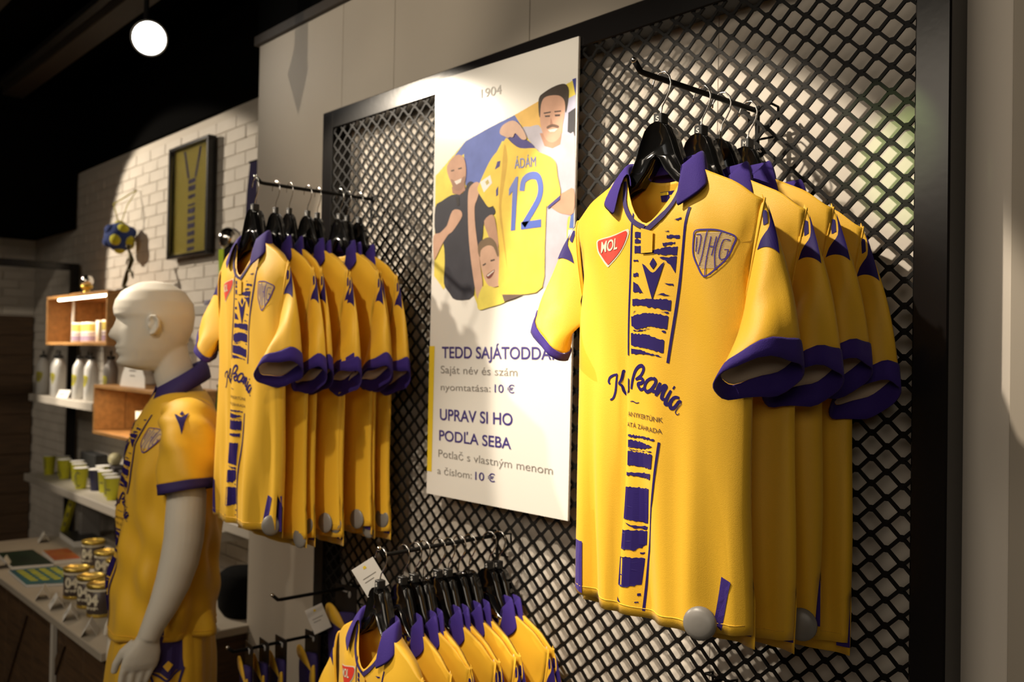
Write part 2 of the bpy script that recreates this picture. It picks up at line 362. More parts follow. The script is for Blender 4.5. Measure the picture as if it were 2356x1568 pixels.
JP={
 'bars':[[(-0.0236,-0.2835),(0.0069,-0.2861),(0.0071,-0.2959),(-0.0234,-0.2934)],[(0.044,-0.2941),(0.0703,-0.2963),(0.0704,-0.302),(0.0441,-0.2999)],[(-0.0233,-0.2964),(0.0059,-0.2987),(0.0061,-0.3056),(-0.0232,-0.3033)],[(0.0357,-0.3069),(0.061,-0.3069),(0.0599,-0.3107),(0.0371,-0.3124)],[(-0.0236,-0.3072),(0.0074,-0.3096),(0.0077,-0.3233),(-0.0233,-0.3211)],[(0.0052,-0.3221),(0.0347,-0.3155),(0.0659,-0.3149),(0.0638,-0.33),(0.0349,-0.3271)],[(0.0301,-0.3316),(0.0639,-0.3319),(0.0609,-0.3603),(0.0522,-0.3464),(0.04,-0.3361)],[(-0.0251,-0.3319),(-0.0149,-0.3326),(-0.0148,-0.3361),(-0.0251,-0.3355)],[(-0.0246,-0.3557),(-0.0139,-0.3563),(-0.0137,-0.3626),(-0.0245,-0.362)],[(-0.0243,-0.3706),(-0.014,-0.376),(-0.0022,-0.3922),(-0.0239,-0.3884)],[(0.0408,-0.3765),(0.0576,-0.3782),(0.0577,-0.382)],[(0.0241,-0.397),(0.0362,-0.3932),(0.0557,-0.3991),(0.0363,-0.3965)],[(-0.025,-0.4012),(0.0413,-0.4034),(0.0546,-0.4057),(0.0537,-0.4238),(0.0343,-0.4205),(-0.003,-0.4137),(-0.0247,-0.4131)],[(0.0344,-0.4253),(0.0502,-0.4257),(0.0502,-0.4285)],[(-0.0269,-0.4318),(0.0023,-0.4265),(0.0271,-0.428),(0.0503,-0.4333),(0.0484,-0.4552),(0.0128,-0.4501),(-0.0149,-0.4547),(-0.0258,-0.4487)],[(-0.0268,-0.4615),(0.0106,-0.4646),(0.0439,-0.4744),(0.0431,-0.4954),(-0.0015,-0.4861),(-0.0264,-0.4823)],[(-0.0262,-0.4882),(-0.0014,-0.491),(0.0408,-0.5022),(-0.0013,-0.4978),(-0.026,-0.4981)],[(-0.0186,-0.275),(0.0042,-0.2751),(0.0043,-0.2786)],[(0.039,-0.2869),(0.0487,-0.2864),(0.0475,-0.289)],[(0.0555,-0.2702),(0.0744,-0.2663),(0.0733,-0.2704)],[(-0.0193,-0.2433),(-0.0064,-0.2485),(-0.014,-0.2497)],[(-0.0206,-0.4231),(-0.0131,-0.4173),(-0.0231,-0.428)],[(-0.0225,-0.4566),(-0.0022,-0.4558),(0.0153,-0.453),(-0.0021,-0.4583)],[(0.0375,-0.458),(0.046,-0.4581),(0.0461,-0.4619)],[(-0.0369,-0.6402),(-0.0019,-0.6405),(0.0329,-0.6428),(0.0329,-0.6452),(-0.0368,-0.6441)],[(-0.0367,-0.6492),(-0.0016,-0.6509),(0.0287,-0.6557),(0.0062,-0.6626),(-0.0364,-0.6633)],[(-0.0371,-0.6664),(-0.0167,-0.667),(0.0289,-0.6645),(-0.0052,-0.6666)],[(-0.0375,-0.6694),(0.029,-0.6694),(0.0268,-0.6938),(-0.0084,-0.6945),(-0.0377,-0.6944)],[(-0.0394,-0.7066),(-0.0121,-0.7052),(0.024,-0.702),(0.0224,-0.7127),(-0.0119,-0.7126),(-0.0393,-0.7126)],[(-0.0409,-0.7329),(0.0171,-0.73),(0.0077,-0.792),(-0.0424,-0.7897)],[(-0.0383,-0.7957),(-0.0218,-0.7987),(0.0071,-0.7974),(0.0053,-0.8021),(-0.0177,-0.804)],[(-0.0444,-0.8086),(0.0054,-0.805),(0.0028,-0.8289),(-0.0169,-0.8419),(-0.0457,-0.8428)],[(-0.0474,-0.8561),(-0.0001,-0.8539),(-0.0049,-0.8996),(-0.0273,-0.9069),(-0.0499,-0.9068)],[(-0.0514,-0.9282),(-0.0405,-0.935),(-0.0504,-0.9355)],[(-0.0108,-0.9155),(-0.0054,-0.9144),(-0.0053,-0.9188),(-0.0107,-0.9199)],[(-0.0143,-0.9304),(-0.0082,-0.9292),(-0.0081,-0.9312),(-0.0143,-0.9325)],[(-0.0092,-0.8442),(-0.0007,-0.8428),(-0.0007,-0.8451),(-0.0091,-0.8466)]],
 'lineL':[(-0.0307,-0.2381),(-0.0314,-0.2778),(-0.0319,-0.3772),(-0.034,-0.5002)],
 'lineR':[(0.0881,-0.2507),(0.0756,-0.3289),(0.0612,-0.4383),(0.0514,-0.5125)],
 'lineR2':[(0.0415,-0.6474),(0.0361,-0.6943),(0.0303,-0.7357),(0.0166,-0.7989),(0.0065,-0.8592),(-0.0002,-0.9443)],
 'crest':[(0.1039,-0.2926),(0.1209,-0.2913),(0.1365,-0.2927),(0.1498,-0.2975),(0.164,-0.3056),(0.16,-0.3202),(0.1548,-0.3343),(0.1441,-0.3501),(0.1211,-0.369),(0.1072,-0.3497),(0.1,-0.3325),(0.0993,-0.3193),(0.1007,-0.3045)],
 'crestS':[[(0.1231,-0.2924),(0.119,-0.3152),(0.116,-0.3335),(0.1107,-0.3518)],[(0.1432,-0.296),(0.1369,-0.3166),(0.135,-0.3348),(0.1365,-0.3561)],[(0.1211,-0.369),(0.1219,-0.3506),(0.1239,-0.3359)],[(0.1056,-0.2993),(0.1131,-0.2999),(0.1123,-0.3147),(0.1085,-0.3312)],[(0.1064,-0.3031),(0.1045,-0.3272)],[(0.1289,-0.3031),(0.1239,-0.3341),(0.1228,-0.3358)],[(0.1367,-0.3037),(0.1306,-0.3345)],[(0.127,-0.3195),(0.1325,-0.3199)],[(0.1565,-0.3108),(0.1467,-0.31),(0.1416,-0.3298),(0.1429,-0.3409),(0.1505,-0.3395),(0.1536,-0.327)],[(0.1546,-0.3261),(0.1481,-0.3257)]],
 'badge':[(-0.1089,-0.2915),(-0.0843,-0.2874),(-0.0523,-0.2804),(-0.0431,-0.2798),(-0.0417,-0.2869),(-0.0492,-0.3023),(-0.0621,-0.3174),(-0.0805,-0.3344),(-0.0859,-0.3361),(-0.0999,-0.3209),(-0.1085,-0.3101),(-0.111,-0.2976)],
 'badgeT':[(-0.1015,-0.3147),(-0.065,-0.3092),(-0.1019,-0.2941),(-0.0654,-0.29)],
 'embl':[(0.0172,-0.3638),(0.0393,-0.3649),(0.0177,-0.39)],
 'script':[[(-0.0622,-0.5333),(-0.065,-0.5495),(-0.0671,-0.5651),(-0.0719,-0.5773),(-0.0788,-0.5814)],[(-0.061,-0.5346),(-0.0727,-0.5371),(-0.0808,-0.5416),(-0.0833,-0.5487),(-0.0799,-0.5531)],[(-0.0456,-0.5307),(-0.0487,-0.5283),(-0.051,-0.5365),(-0.0539,-0.545),(-0.0593,-0.5514)],[(-0.0593,-0.5514),(-0.0528,-0.5547),(-0.0498,-0.5644),(-0.0447,-0.57),(-0.037,-0.5632)],[(-0.0344,-0.5409),(-0.0349,-0.5527),(-0.0351,-0.5652)],[(-0.0267,-0.5596),(-0.0235,-0.544),(-0.017,-0.5286),(-0.0082,-0.5199),(0.0009,-0.5184),(0.0042,-0.5247),(-0.0026,-0.5351),(-0.0158,-0.5424)],[(-0.014,-0.5423),(-0.0034,-0.5395),(0.0034,-0.5431),(-0.0006,-0.548),(-0.0097,-0.5501),(-0.0066,-0.5565),(-0.0012,-0.5597),(0.0084,-0.5552)],[(0.0289,-0.541),(0.0211,-0.5396),(0.0108,-0.5463),(0.0075,-0.5566),(0.0137,-0.5625),(0.0223,-0.5588),(0.0299,-0.549),(0.0306,-0.5416),(0.0262,-0.5381)],[(0.0224,-0.5594),(0.0319,-0.5624)],[(0.0392,-0.546),(0.0347,-0.5583),(0.0325,-0.5691)],[(0.0345,-0.5663),(0.0444,-0.5519),(0.0492,-0.553),(0.0446,-0.5626),(0.0428,-0.5727),(0.0491,-0.5744)],[(0.0583,-0.5587),(0.0519,-0.5709),(0.0492,-0.5811),(0.0538,-0.5822),(0.0608,-0.5758)],[(0.0621,-0.553),(0.0646,-0.5547)],[(0.074,-0.5706),(0.0649,-0.5703),(0.0575,-0.5786),(0.0586,-0.5882),(0.0652,-0.5869),(0.0733,-0.5772),(0.0782,-0.5776)],[(0.0791,-0.5796),(0.0721,-0.5872),(0.067,-0.5947),(0.0704,-0.5991),(0.0748,-0.5965)],[(-0.0293,-0.5818),(-0.023,-0.5809),(-0.0149,-0.5836),(-0.0073,-0.5821)]],
 't1':[(-0.037,-0.6072),(0.0465,-0.6136),(-0.0372,-0.5986)],
 't2':[(-0.0402,-0.6258),(0.046,-0.6326),(-0.0404,-0.6175)],
}
PA=[
 ('backdrop yellow',(0.83, 0.68, 0.1),[(0.0113,0.8936),(0.0613,0.9223),(0.144,0.9709),(0.243,0.9906),(0.3426,1.006),(0.4248,1.0227),(0.5667,1.0539),(0.5688,0.8572),(0.5693,0.6164),(0.5411,0.5803),(0.4928,0.5654),(0.4539,0.5574),(0.3791,0.5426),(0.3192,0.5265),(0.2567,0.5159),(0.2147,0.5108),(0.1903,0.5516),(0.1157,0.5414),(0.0978,0.555),(0.0651,0.5782),(0.0582,0.5697),(0.013,0.6117)]),
 ('blue',(0.12, 0.17, 0.5),[(0.0616,0.9135),(0.1033,0.9425),(0.144,0.9709),(0.243,0.9906),(0.3426,1.006),(0.3797,0.961),(0.3443,0.9427),(0.295,0.9466),(0.2584,0.9025),(0.2082,0.8421),(0.1476,0.8497),(0.1381,0.9373)]),
 ('orange',(0.8, 0.5, 0.12),[(0.3426,1.006),(0.4333,1.025),(0.4494,0.9531),(0.3796,0.9651)]),
 ('rlilac',(0.5, 0.5, 0.65),[(0.5253,1.009),(0.5676,1.0159),(0.5675,0.9102),(0.5165,0.9262)]),
 ('rnavy',(0.05, 0.06, 0.3),[(0.5482,1.0548),(0.5677,1.0552),(0.5666,1.0123),(0.5569,1.0257)]),
 ('rdark',(0.05, 0.05, 0.06),[(0.5368,0.9763),(0.5668,0.984),(0.5674,0.9159),(0.5353,0.9307)]),
 ('shirt',(0.5, 0.48, 0.56),[(0.3737,0.9641),(0.4031,0.9658),(0.4349,0.9635),(0.4555,0.9364),(0.4947,0.926),(0.5164,0.9301),(0.5381,0.9226),(0.5675,0.9121),(0.5689,0.7442),(0.543,0.7242),(0.5385,0.6867),(0.5384,0.5842),(0.4595,0.5611),(0.4506,0.7961),(0.4282,0.8935)]),
 ('rb1',(0.1, 0.17, 0.5),[(0.5509,0.7272),(0.5665,0.7332),(0.5664,0.6955),(0.5463,0.6974)]),
 ('rb2',(0.75, 0.73, 0.72),[(0.5437,0.6938),(0.5659,0.6937),(0.5654,0.6693),(0.5431,0.673)]),
 ('rb3',(0.06, 0.1, 0.35),[(0.5444,0.6672),(0.5654,0.6693),(0.5648,0.6317),(0.5442,0.6293)]),
 ('rneck',(0.5, 0.26, 0.17),[(0.4383,0.9432),(0.5163,0.9339),(0.5117,0.904),(0.4844,0.8986),(0.4562,0.9088)]),
 ('rhead',(0.62, 0.36, 0.25),[(0.4374,1.0222),(0.4587,1.0318),(0.5031,1.0288),(0.5252,1.0129),(0.525,0.9784),(0.5187,0.9489),(0.5112,0.9233),(0.4868,0.9126),(0.4614,0.9237),(0.4437,0.9541),(0.4372,0.9867)]),
 ('rhair',(0.05, 0.035, 0.025),[(0.4326,1.031),(0.4528,1.0428),(0.4916,1.0505),(0.5243,1.0484),(0.5382,1.0294),(0.5338,0.9921),(0.5277,0.978),(0.5243,1.0054),(0.5087,1.0219),(0.4811,1.0293),(0.4531,1.029),(0.441,1.0136),(0.4384,0.9826),(0.4335,0.9953)]),
 ('rface2',(0.45, 0.22, 0.15),[(0.4769,0.9756),(0.4857,0.9566),(0.4746,0.9566)]),
 ('rmoust',(0.16, 0.09, 0.06),[(0.4634,0.9554),(0.4829,0.9582),(0.5051,0.9505),(0.5025,0.9448),(0.4831,0.9512),(0.4664,0.9494)]),
 ('rmouth',(0.75, 0.68, 0.62),[(0.4665,0.947),(0.5025,0.944),(0.4917,0.9381),(0.475,0.9401)]),
 ('reyeL',(0.08, 0.05, 0.04),[(0.4554,0.9842),(0.474,0.9816),(0.4741,0.9777),(0.4572,0.98)]),
 ('reyeR',(0.08, 0.05, 0.04),[(0.4906,0.9801),(0.5098,0.9774),(0.5089,0.9729),(0.4924,0.9752)]),
 ('rbrowL',(0.08, 0.05, 0.04),[(0.4512,0.992),(0.4765,0.9905),(0.4766,0.9874),(0.453,0.9886)]),
 ('rbrowR',(0.08, 0.05, 0.04),[(0.4887,0.989),(0.5123,0.9865),(0.5124,0.9835),(0.4905,0.9856)]),
 ('rarm',(0.55, 0.3, 0.2),[(0.4767,0.7619),(0.5039,0.7781),(0.5308,0.7864),(0.5678,0.7895),(0.5681,0.733),(0.5321,0.7322),(0.5048,0.7415)]),
 ('jcollar',(0.06, 0.05, 0.25),[(0.3435,0.9712),(0.3682,0.9469),(0.3982,0.9299),(0.422,0.9083),(0.369,0.9165),(0.3355,0.9319),(0.3258,0.9498)]),
 ('lman',(0.025, 0.025, 0.04),[(0.0142,0.8038),(0.043,0.8184),(0.0892,0.8307),(0.138,0.8293),(0.1577,0.8549),(0.1813,0.854),(0.2021,0.8259),(0.2357,0.7967),(0.2683,0.7765),(0.272,0.7595),(0.2307,0.7449),(0.2224,0.6931),(0.1872,0.6578),(0.1937,0.5515),(0.1157,0.5405),(0.087,0.5598),(0.0612,0.5872),(0.063,0.6443),(0.0539,0.7023),(0.0167,0.7275)]),
 ('lneck',(0.42, 0.22, 0.15),[(0.0885,0.8527),(0.1439,0.8588),(0.148,0.8367),(0.1243,0.8266),(0.0926,0.8347)]),
 ('lhead',(0.55, 0.32, 0.22),[(0.0652,0.9129),(0.086,0.932),(0.1139,0.9387),(0.1385,0.9264),(0.1496,0.8968),(0.1472,0.8626),(0.1307,0.841),(0.1064,0.8418),(0.0845,0.8664),(0.0695,0.8903)]),
 ('lbeard',(0.35, 0.2, 0.14),[(0.0842,0.8752),(0.1127,0.8649),(0.1455,0.8758),(0.144,0.8566),(0.1308,0.8401),(0.1064,0.8409),(0.0905,0.8568)]),
 ('lsmile',(0.8, 0.72, 0.66),[(0.0986,0.8667),(0.1319,0.8711),(0.1281,0.8608),(0.1094,0.8566)]),
 ('leye',(0.08, 0.05, 0.04),[(0.0835,0.8994),(0.0976,0.8997),(0.0984,0.896),(0.085,0.8957)]),
 ('leye2',(0.08, 0.05, 0.04),[(0.1151,0.9007),(0.131,0.9015),(0.1318,0.8975),(0.1166,0.897)]),
 ('larm',(0.6, 0.36, 0.25),[(0.0094,0.7237),(0.0385,0.7301),(0.067,0.7452),(0.0738,0.7534),(0.0941,0.7864),(0.1255,0.7853),(0.1377,0.7711),(0.1265,0.7549),(0.0959,0.7295),(0.0749,0.7204),(0.047,0.694),(0.0189,0.6582),(0.0113,0.6654)]),
 ('lfore',(0.52, 0.3, 0.2),[(0.2307,0.7449),(0.2657,0.7581),(0.2827,0.7172),(0.2903,0.6712),(0.2647,0.6814),(0.2446,0.7122)]),
 ('lglass',(0.02, 0.015, 0.015),[(0.107,0.8221),(0.1224,0.8216),(0.1245,0.7984),(0.1148,0.7973)]),
 ('barm',(0.62, 0.38, 0.27),[(0.1608,0.818),(0.1682,0.8428),(0.1947,0.8531),(0.2115,0.8438),(0.2087,0.8251),(0.1994,0.8051),(0.1901,0.7849),(0.1949,0.7335),(0.2102,0.6646),(0.2215,0.6134),(0.2293,0.5711),(0.2106,0.5382),(0.1888,0.6025),(0.1693,0.6931),(0.1625,0.7621)]),
 ('bhead',(0.64, 0.4, 0.28),[(0.2131,0.677),(0.2516,0.6929),(0.2838,0.6758),(0.294,0.6504),(0.2978,0.5804),(0.2869,0.5686),(0.2551,0.572),(0.2317,0.6003),(0.2175,0.6388)]),
 ('bhair',(0.2, 0.13, 0.07),[(0.2082,0.6647),(0.2095,0.6857),(0.2321,0.6974),(0.2578,0.6986),(0.2805,0.6823),(0.292,0.6546),(0.2878,0.6467),(0.2713,0.6726),(0.2456,0.6787),(0.2199,0.6681),(0.2172,0.6494)]),
 ('bshirt',(0.78, 0.66, 0.1),[(0.2293,0.5711),(0.2551,0.572),(0.287,0.5645),(0.2994,0.568),(0.3126,0.5389),(0.3192,0.5265),(0.2567,0.5151),(0.2147,0.5108),(0.2106,0.5382)]),
 ('beye1',(0.06, 0.04, 0.03),[(0.2276,0.629),(0.2404,0.6332),(0.2431,0.6297),(0.2309,0.6254)]),
 ('beye2',(0.06, 0.04, 0.03),[(0.2595,0.6395),(0.2773,0.6412),(0.2774,0.6375),(0.2616,0.6352)]),
 ('bmouth',(0.2, 0.04, 0.03),[(0.2446,0.5996),(0.2604,0.6079),(0.2768,0.6136),(0.2757,0.6062),(0.264,0.5936),(0.2513,0.5909)]),
 ('bteeth',(0.8, 0.76, 0.7),[(0.2466,0.5995),(0.2768,0.6128),(0.2744,0.6088),(0.2512,0.5967)]),
 ('jers',(0.86, 0.62, 0.08),[(0.3135,0.9518),(0.3354,0.936),(0.369,0.9165),(0.422,0.9083),(0.4395,0.8957),(0.4794,0.878),(0.4991,0.8596),(0.5054,0.828),(0.5164,0.7786),(0.4741,0.7563),(0.4685,0.755),(0.4654,0.658),(0.4584,0.5592),(0.3791,0.5446),(0.2999,0.5496),(0.2958,0.6503),(0.2859,0.7127),(0.2747,0.7758),(0.2491,0.7794),(0.2292,0.7975),(0.202,0.8302),(0.2113,0.8502),(0.2457,0.8959),(0.2707,0.9173),(0.2955,0.93)]),
 ('jershade',(0.66, 0.42, 0.05),[(0.3077,0.9363),(0.3213,0.8933),(0.3106,0.8334),(0.2999,0.7731),(0.3146,0.6898),(0.3292,0.6073),(0.3084,0.6903),(0.2905,0.7741),(0.2976,0.8556)]),
 ('jcuff',(0.06, 0.05, 0.25),[(0.474,0.7583),(0.5164,0.7797),(0.515,0.7692),(0.4742,0.7505)]),
 ('patch',(0.82, 0.8, 0.78),[(0.2113,0.8502),(0.2531,0.8636),(0.2614,0.8417),(0.2285,0.8206)]),
 ('patchd',(0.55, 0.45, 0.15),[(0.2329,0.8482),(0.2444,0.8535),(0.2505,0.8431),(0.2397,0.8382)]),
 ('hand',(0.64, 0.42, 0.31),[(0.288,0.9725),(0.3001,0.9869),(0.3369,0.9927),(0.3675,0.9752),(0.3921,0.9389),(0.3744,0.9378),(0.3499,0.958),(0.3411,0.9493),(0.3289,0.9513),(0.3197,0.9508),(0.3072,0.9569),(0.2933,0.9633)]),
 ('jlogo',(0.06, 0.05, 0.25),[(0.2719,0.8756),(0.2808,0.895),(0.2933,0.8953),(0.2906,0.8813)]),
 ('jside',(0.06, 0.05, 0.25),[(0.2778,0.821),(0.2858,0.8303),(0.2864,0.8075),(0.2789,0.8043)]),
 ('bpat',(0.15, 0.1, 0.08),[(0.3093,0.5472),(0.3909,0.5442),(0.3554,0.5354),(0.3191,0.5285)]),
]
PT={
 'adam':[(0.3494,0.8669),(0.429,0.8618),(0.3487,0.8933)],
 'n1':[(0.3355,0.7092),(0.3608,0.8452)],
 'n2':[(0.3776,0.7087),(0.4529,0.7058),(0.3738,0.8495)],
 'y1904':[(0.208,1.075),(0.2903,1.0713),(0.2072,1.1006)],
 'a':[(0.0576,0.3806),(0.5035,0.3824),(0.0566,0.413)],
 'b':[(0.0539,0.3381),(0.372,0.3384),(0.0532,0.3601)],
 'c':[(0.0554,0.2908),(0.268,0.2946),(0.0548,0.31)],
 'c2':[(0.2847,0.2945),(0.3617,0.2949),(0.284,0.3161)],
 'd':[(0.0536,0.2087),(0.3571,0.2132),(0.0526,0.2406)],
 'e':[(0.0523,0.152),(0.3534,0.1533),(0.0513,0.1816)],
 'f':[(0.0506,0.1057),(0.5057,0.1047),(0.0499,0.1276)],
 'g':[(0.047,0.058),(0.198,0.0605),(0.0464,0.0783)],
 'g2':[(0.2125,0.0603),(0.2929,0.0621),(0.2118,0.0822)],
 'bar':[(0.0098,0.4132),(0.033,0.4133),(0.0238,0.0617),(-0.0028,0.0597)],
}

# ---------------------------------------------------------------- jersey
def sstep(a, b, x):
    t = min(max((x-a)/(b-a), 0), 1); return t*t*(3-2*t)
def lerp(a, b, t): return a+(b-a)*t
HEM = -.955
def interp(tab, z):
    t = sorted(tab)
    if z <= t[0][0]: return t[0][1:]
    if z >= t[-1][0]: return t[-1][1:]
    for a, b in zip(t, t[1:]):
        if a[0] <= z <= b[0]:
            k = (z-a[0])/(b[0]-a[0])
            return tuple(lerp(p, q, k) for p, q in zip(a[1:], b[1:]))
class Jersey:
    """surface functions of a short sleeved polo-collar jersey on a hanger; z=0 is the rail"""
    def __init__(s, seed=0, fold=1.0, thick=1.0, flare=True):
        r = random.Random(seed)
        s.ph = [r.uniform(0, 6.28) for _ in range(6)]; s.fold = fold; s.th = thick; s.flare = flare
        s.ym = 1.0; s.hoff = r.uniform(-.004, .004)
    def W(s, z):
        if z > -.235: return .2
        if z > -.33: return lerp(.178, .2, sstep(-.33, -.235, z))
        if z > -.45: return lerp(.186, .178, sstep(-.45, -.33, z))
        return lerp(.188, .186, sstep(HEM, -.45, z))
    def topf(s, x):
        a = abs(x)
        if a < .07: return -.172 - .098*(1-(a/.07)**1.7)
        return -.172 - (a-.07)*.47 - .012*sstep(.15, .2, a)
    def topb(s, x):
        a = abs(x)
        if a < .07: return -.172 - .018*(1-(a/.07)**2)
        return s.topf(x)
    def hem(s, u, back):
        return HEM + (.012 if not back else -.012) - .010*(1-u*u) + s.hoff
    def sheet(s, x, z, back=False):
        W = s.W(z); u = max(-1, min(1, x/W)); tp = s.topf(max(.07, abs(x)) if abs(x) < .07 else x)
        k = sstep(0, .13, tp-z+.02)
        t = (.014 + .028*k)*s.th
        env = (1-abs(u)**3)**.6 if abs(u) < 1 else 0
        y = -(.003+t*env)
        a = sstep(-.36, HEM, z)
        f = (.0085*a*sin(x*52+s.ph[0]+1.5*sin(z*5+s.ph[1])) + .004*a*sin(x*97+s.ph[2]+z*6)
             + .0035*sstep(-.25, -.5, z)*sin(x*31+z*9+s.ph[3]))
        # pull folds falling from the shoulders
        f += .004*k*sin((x*cos(.25)+z*sin(.25))*60+s.ph[4])*sstep(.02, .09, abs(x))*(1-sstep(-.45, -.6, z))
        f += a*.012*(exp(-((x+.128)/.016)**2)-.8*exp(-((x-.105)/.022)**2)+.6*exp(-((x-.155)/.014)**2))
        f *= s.fold*(1-abs(u)**8)
        if back: return (x, -y*.8+f*.6, z)
        tuck = -.008*exp(-((x+.042+.012*a)/.008)**2)*sstep(-.40, -.60, z)*s.fold
        return (x, y+f-tuck, z)
    def P(s, u, v, back):
        xs = u*.2; top = s.topb(xs) if back else s.topf(xs)
        z = lerp(s.hem(u, back), top, v)
        W = s.W(z)
        if abs(xs) <= .0701: x = lerp(u*W, xs, sstep(.5, 1, v))
        else: x = u*lerp(W, .2, sstep(.8, 1, v))
        x += .006*sin(z*9+s.ph[5])*sstep(-.5, HEM, z)*s.fold
        return s.sheet2(x, z, u, back)
    def sheet2(s, x, z, u, back): return s.sheet(x, z, back)
    def body(s, m, parent):
        bm = bmesh.new(); nu, nv = 40, 56
        def grid(back):
            G = []
            for j in range(nv+1):
                v = j/nv; v = 1-(1-v)**1.25
                G.append([s.P(-1+2*i/nu, v, back) for i in range(nu+1)])
            return G
        F = grid(False); B = grid(True)
        fv = [[bm.verts.new(p) for p in r] for r in F]
        bv = [[None]*(nu+1) for _ in range(nv+1)]
        for j in range(nv+1):
            for i in range(nu+1):
                xs = abs(-1+2*i/nu)*.2
                zz = F[j][i][2]
                if (i in (0, nu)) and zz > HEM+.10: bv[j][i] = fv[j][i]
                elif j == nv and xs > .0699: bv[j][i] = fv[j][i]
                else: bv[j][i] = bm.verts.new(B[j][i])
        for G, fl in ((fv, 0), (bv, 1)):
            for j in range(nv):
                for i in range(nu):
                    q = [G[j][i], G[j][i+1], G[j+1][i+1], G[j+1][i]]
                    if len(set(q)) < 4: continue
                    f = bm.faces.new(q if not fl else q[::-1]); f.smooth = True
        me = bpy.data.meshes.new('body'); bm.to_mesh(me); bm.free()
        me.materials.append(m)
        o = link_me('body', me, parent)
        sm = o.modifiers.new('thick', 'SOLIDIFY'); sm.thickness = .0012; sm.offset = 0
        return o
    # sleeve as a flattened tube. phi=0 outer/back top edge, pi = inner front edge, pi/2 outside face
    def sleeve_axes(s, sd, t):
        e = sstep(0, 1, t)
        if sd > 0 or not s.flare:
            c0 = Vector((.182, 0, -.335)); c1 = Vector((.218, -.036, -.535))
            A1 = Vector((.046, .050, .008)); B1 = Vector((.024, -.024, .030))
        else:
            c0 = Vector((.182, 0, -.335)); c1 = Vector((.246, -.030, -.478))
            A1 = Vector((.052, .030, .032)); B1 = Vector((.010, -.030, .012))
        A0 = Vector((.016, 0, .098)); B0 = Vector((.006, -.010, 0))
        c = c0.lerp(c1, t)+Vector((.012*sin(pi*t), .0, .006*sin(pi*t)))
        A = A0.lerp(A1, t**.9); B = B0.lerp(B1, e)
        return c, A, B
    def sleeve_pt(s, sd, t, ph, off=0):
        c, A, B = s.sleeve_axes(sd, t)
        ca, sb = cos(ph), sin(ph)
        k = 1+off
        ca = math.copysign(abs(ca)**.85, ca)
        fold = 1+.12*s.fold*sin(ph*5+s.ph[1]+t*3)*sstep(.15, .7, t)*(abs(sb)**.5)
        p = c + A*ca*k + B*sb*fold*(k+off*2)
        if off: p += B.normalized()*0
        dent = .006*s.fold*sin(t*9+s.ph[2])*sb*(1-t)
        p += Vector((dent, -dent, 0))
        return Vector((p.x*sd, p.y, p.z))
    def sleeve(s, sd, m, parent):
        bm = bmesh.new(); nt, nph = 22, 30
        R = [[bm.verts.new(s.sleeve_pt(sd, .87*i/nt if i < nt else .87, 2*pi*k/nph)) for k in range(nph)] for i in range(nt+1)]
        for a, b in zip(R, R[1:]):
            for k in range(nph):
                q = (a[k], a[(k+1) % nph], b[(k+1) % nph], b[k]); f = bm.faces.new(q if sd > 0 else q[::-1]); f.smooth = True
        me = bpy.data.meshes.new('sleeve'); bm.to_mesh(me); bm.free(); me.materials.append(m); me.materials.append(M_YIN)
        o = link_me('sleeve', me, parent)
        sm = o.modifiers.new('thick', 'SOLIDIFY'); sm.thickness = .0012; sm.offset = -1; sm.material_offset = 1
        bm = bmesh.new()
        R = [[bm.verts.new(s.sleeve_pt(sd, t, 2*pi*k/nph, of)) for k in range(nph)] for t, of in ((.862, .03), (.88, .035), (.94, .035), (1, .03))]
        for a, b in zip(R, R[1:]):
            for k in range(nph):
                q = (a[k], a[(k+1) % nph], b[(k+1) % nph], b[k]); f = bm.faces.new(q if sd > 0 else q[::-1]); f.smooth = True
        me = bpy.data.meshes.new('cuff'); bm.to_mesh(me); bm.free(); me.materials.append(M_PUR)
        c = link_me('cuff', me, o)
        sm = c.modifiers.new('thick', 'SOLIDIFY'); sm.thickness = .003; sm.offset = -1
        # piping along the armhole seam
        tubeo('armhole_seam', m, [s.sleeve_pt(sd, .03, 2*pi*k/24, .03) for k in range(25)], .0016, 5, o)
        return o
    def collar(s, m, parent, open_=1.0):
        """stand and fold-over leaf round the neck"""
        bm = bmesh.new(); n = 40; rows = []
        for i in range(n+1):
            t = i/n; th = -pi/2 + (t-.5)*2*radians(163)  # 0.5 = back of the neck
            th = pi/2 + (t-.5)*2*radians(126)
            ca, sa = cos(th), sin(th)          # sa=+1 back, -1 front
            fr = sstep(.35, -1, sa)            # 0 back .. 1 front
            nx = -.072*ca*(1-.10*fr); ny = .022*sa-.014*fr
            nz = -.176 - .034*fr**1.5
            side = abs(ca)
            out = Vector((-ca, .45*sa-.25*fr, 0)).normalized()
            wdt = lerp(.036, .092, fr**1.2)
            # rows: inside bottom, inside top, top fold, outer mid, outer tip
            lift = lerp(.030, .026, fr)
            dropv = Vector((out.x*lerp(.36, .12, fr), out.y*.35-.36*fr, -1)).normalized()
            base = Vector((nx, ny, nz))
            top = base + Vector((0, 0, lift)) + out*.004
            edge = top + out*.008
            q = abs(t-.5)*2
            lx, ly, lz = interp([(0, 0, .038, -.186), (.3, .052, .035, -.188), (.5, .088, .012, -.196), (.68, .113, -.026, -.213), (.82, .104, -.040, -.230), (1, .066, -.053, -.254)], q)
            low = Vector((math.copysign(lx, nx), ly, lz))
            lowm = edge.lerp(low, .5) + Vector((0, -.004*fr, .005))
            if side: pass
            rows.append([base-out*.001, base+Vector((0, 0, lift*.6)), top, edge+Vector((0, 0, -.002)), lowm, low])
        V = [[bm.verts.new(p) for p in r] for r in rows]
        for a, b in zip(V, V[1:]):
            for k in range(len(a)-1):
                f = bm.faces.new((a[k], a[k+1], b[k+1], b[k])); f.smooth = True
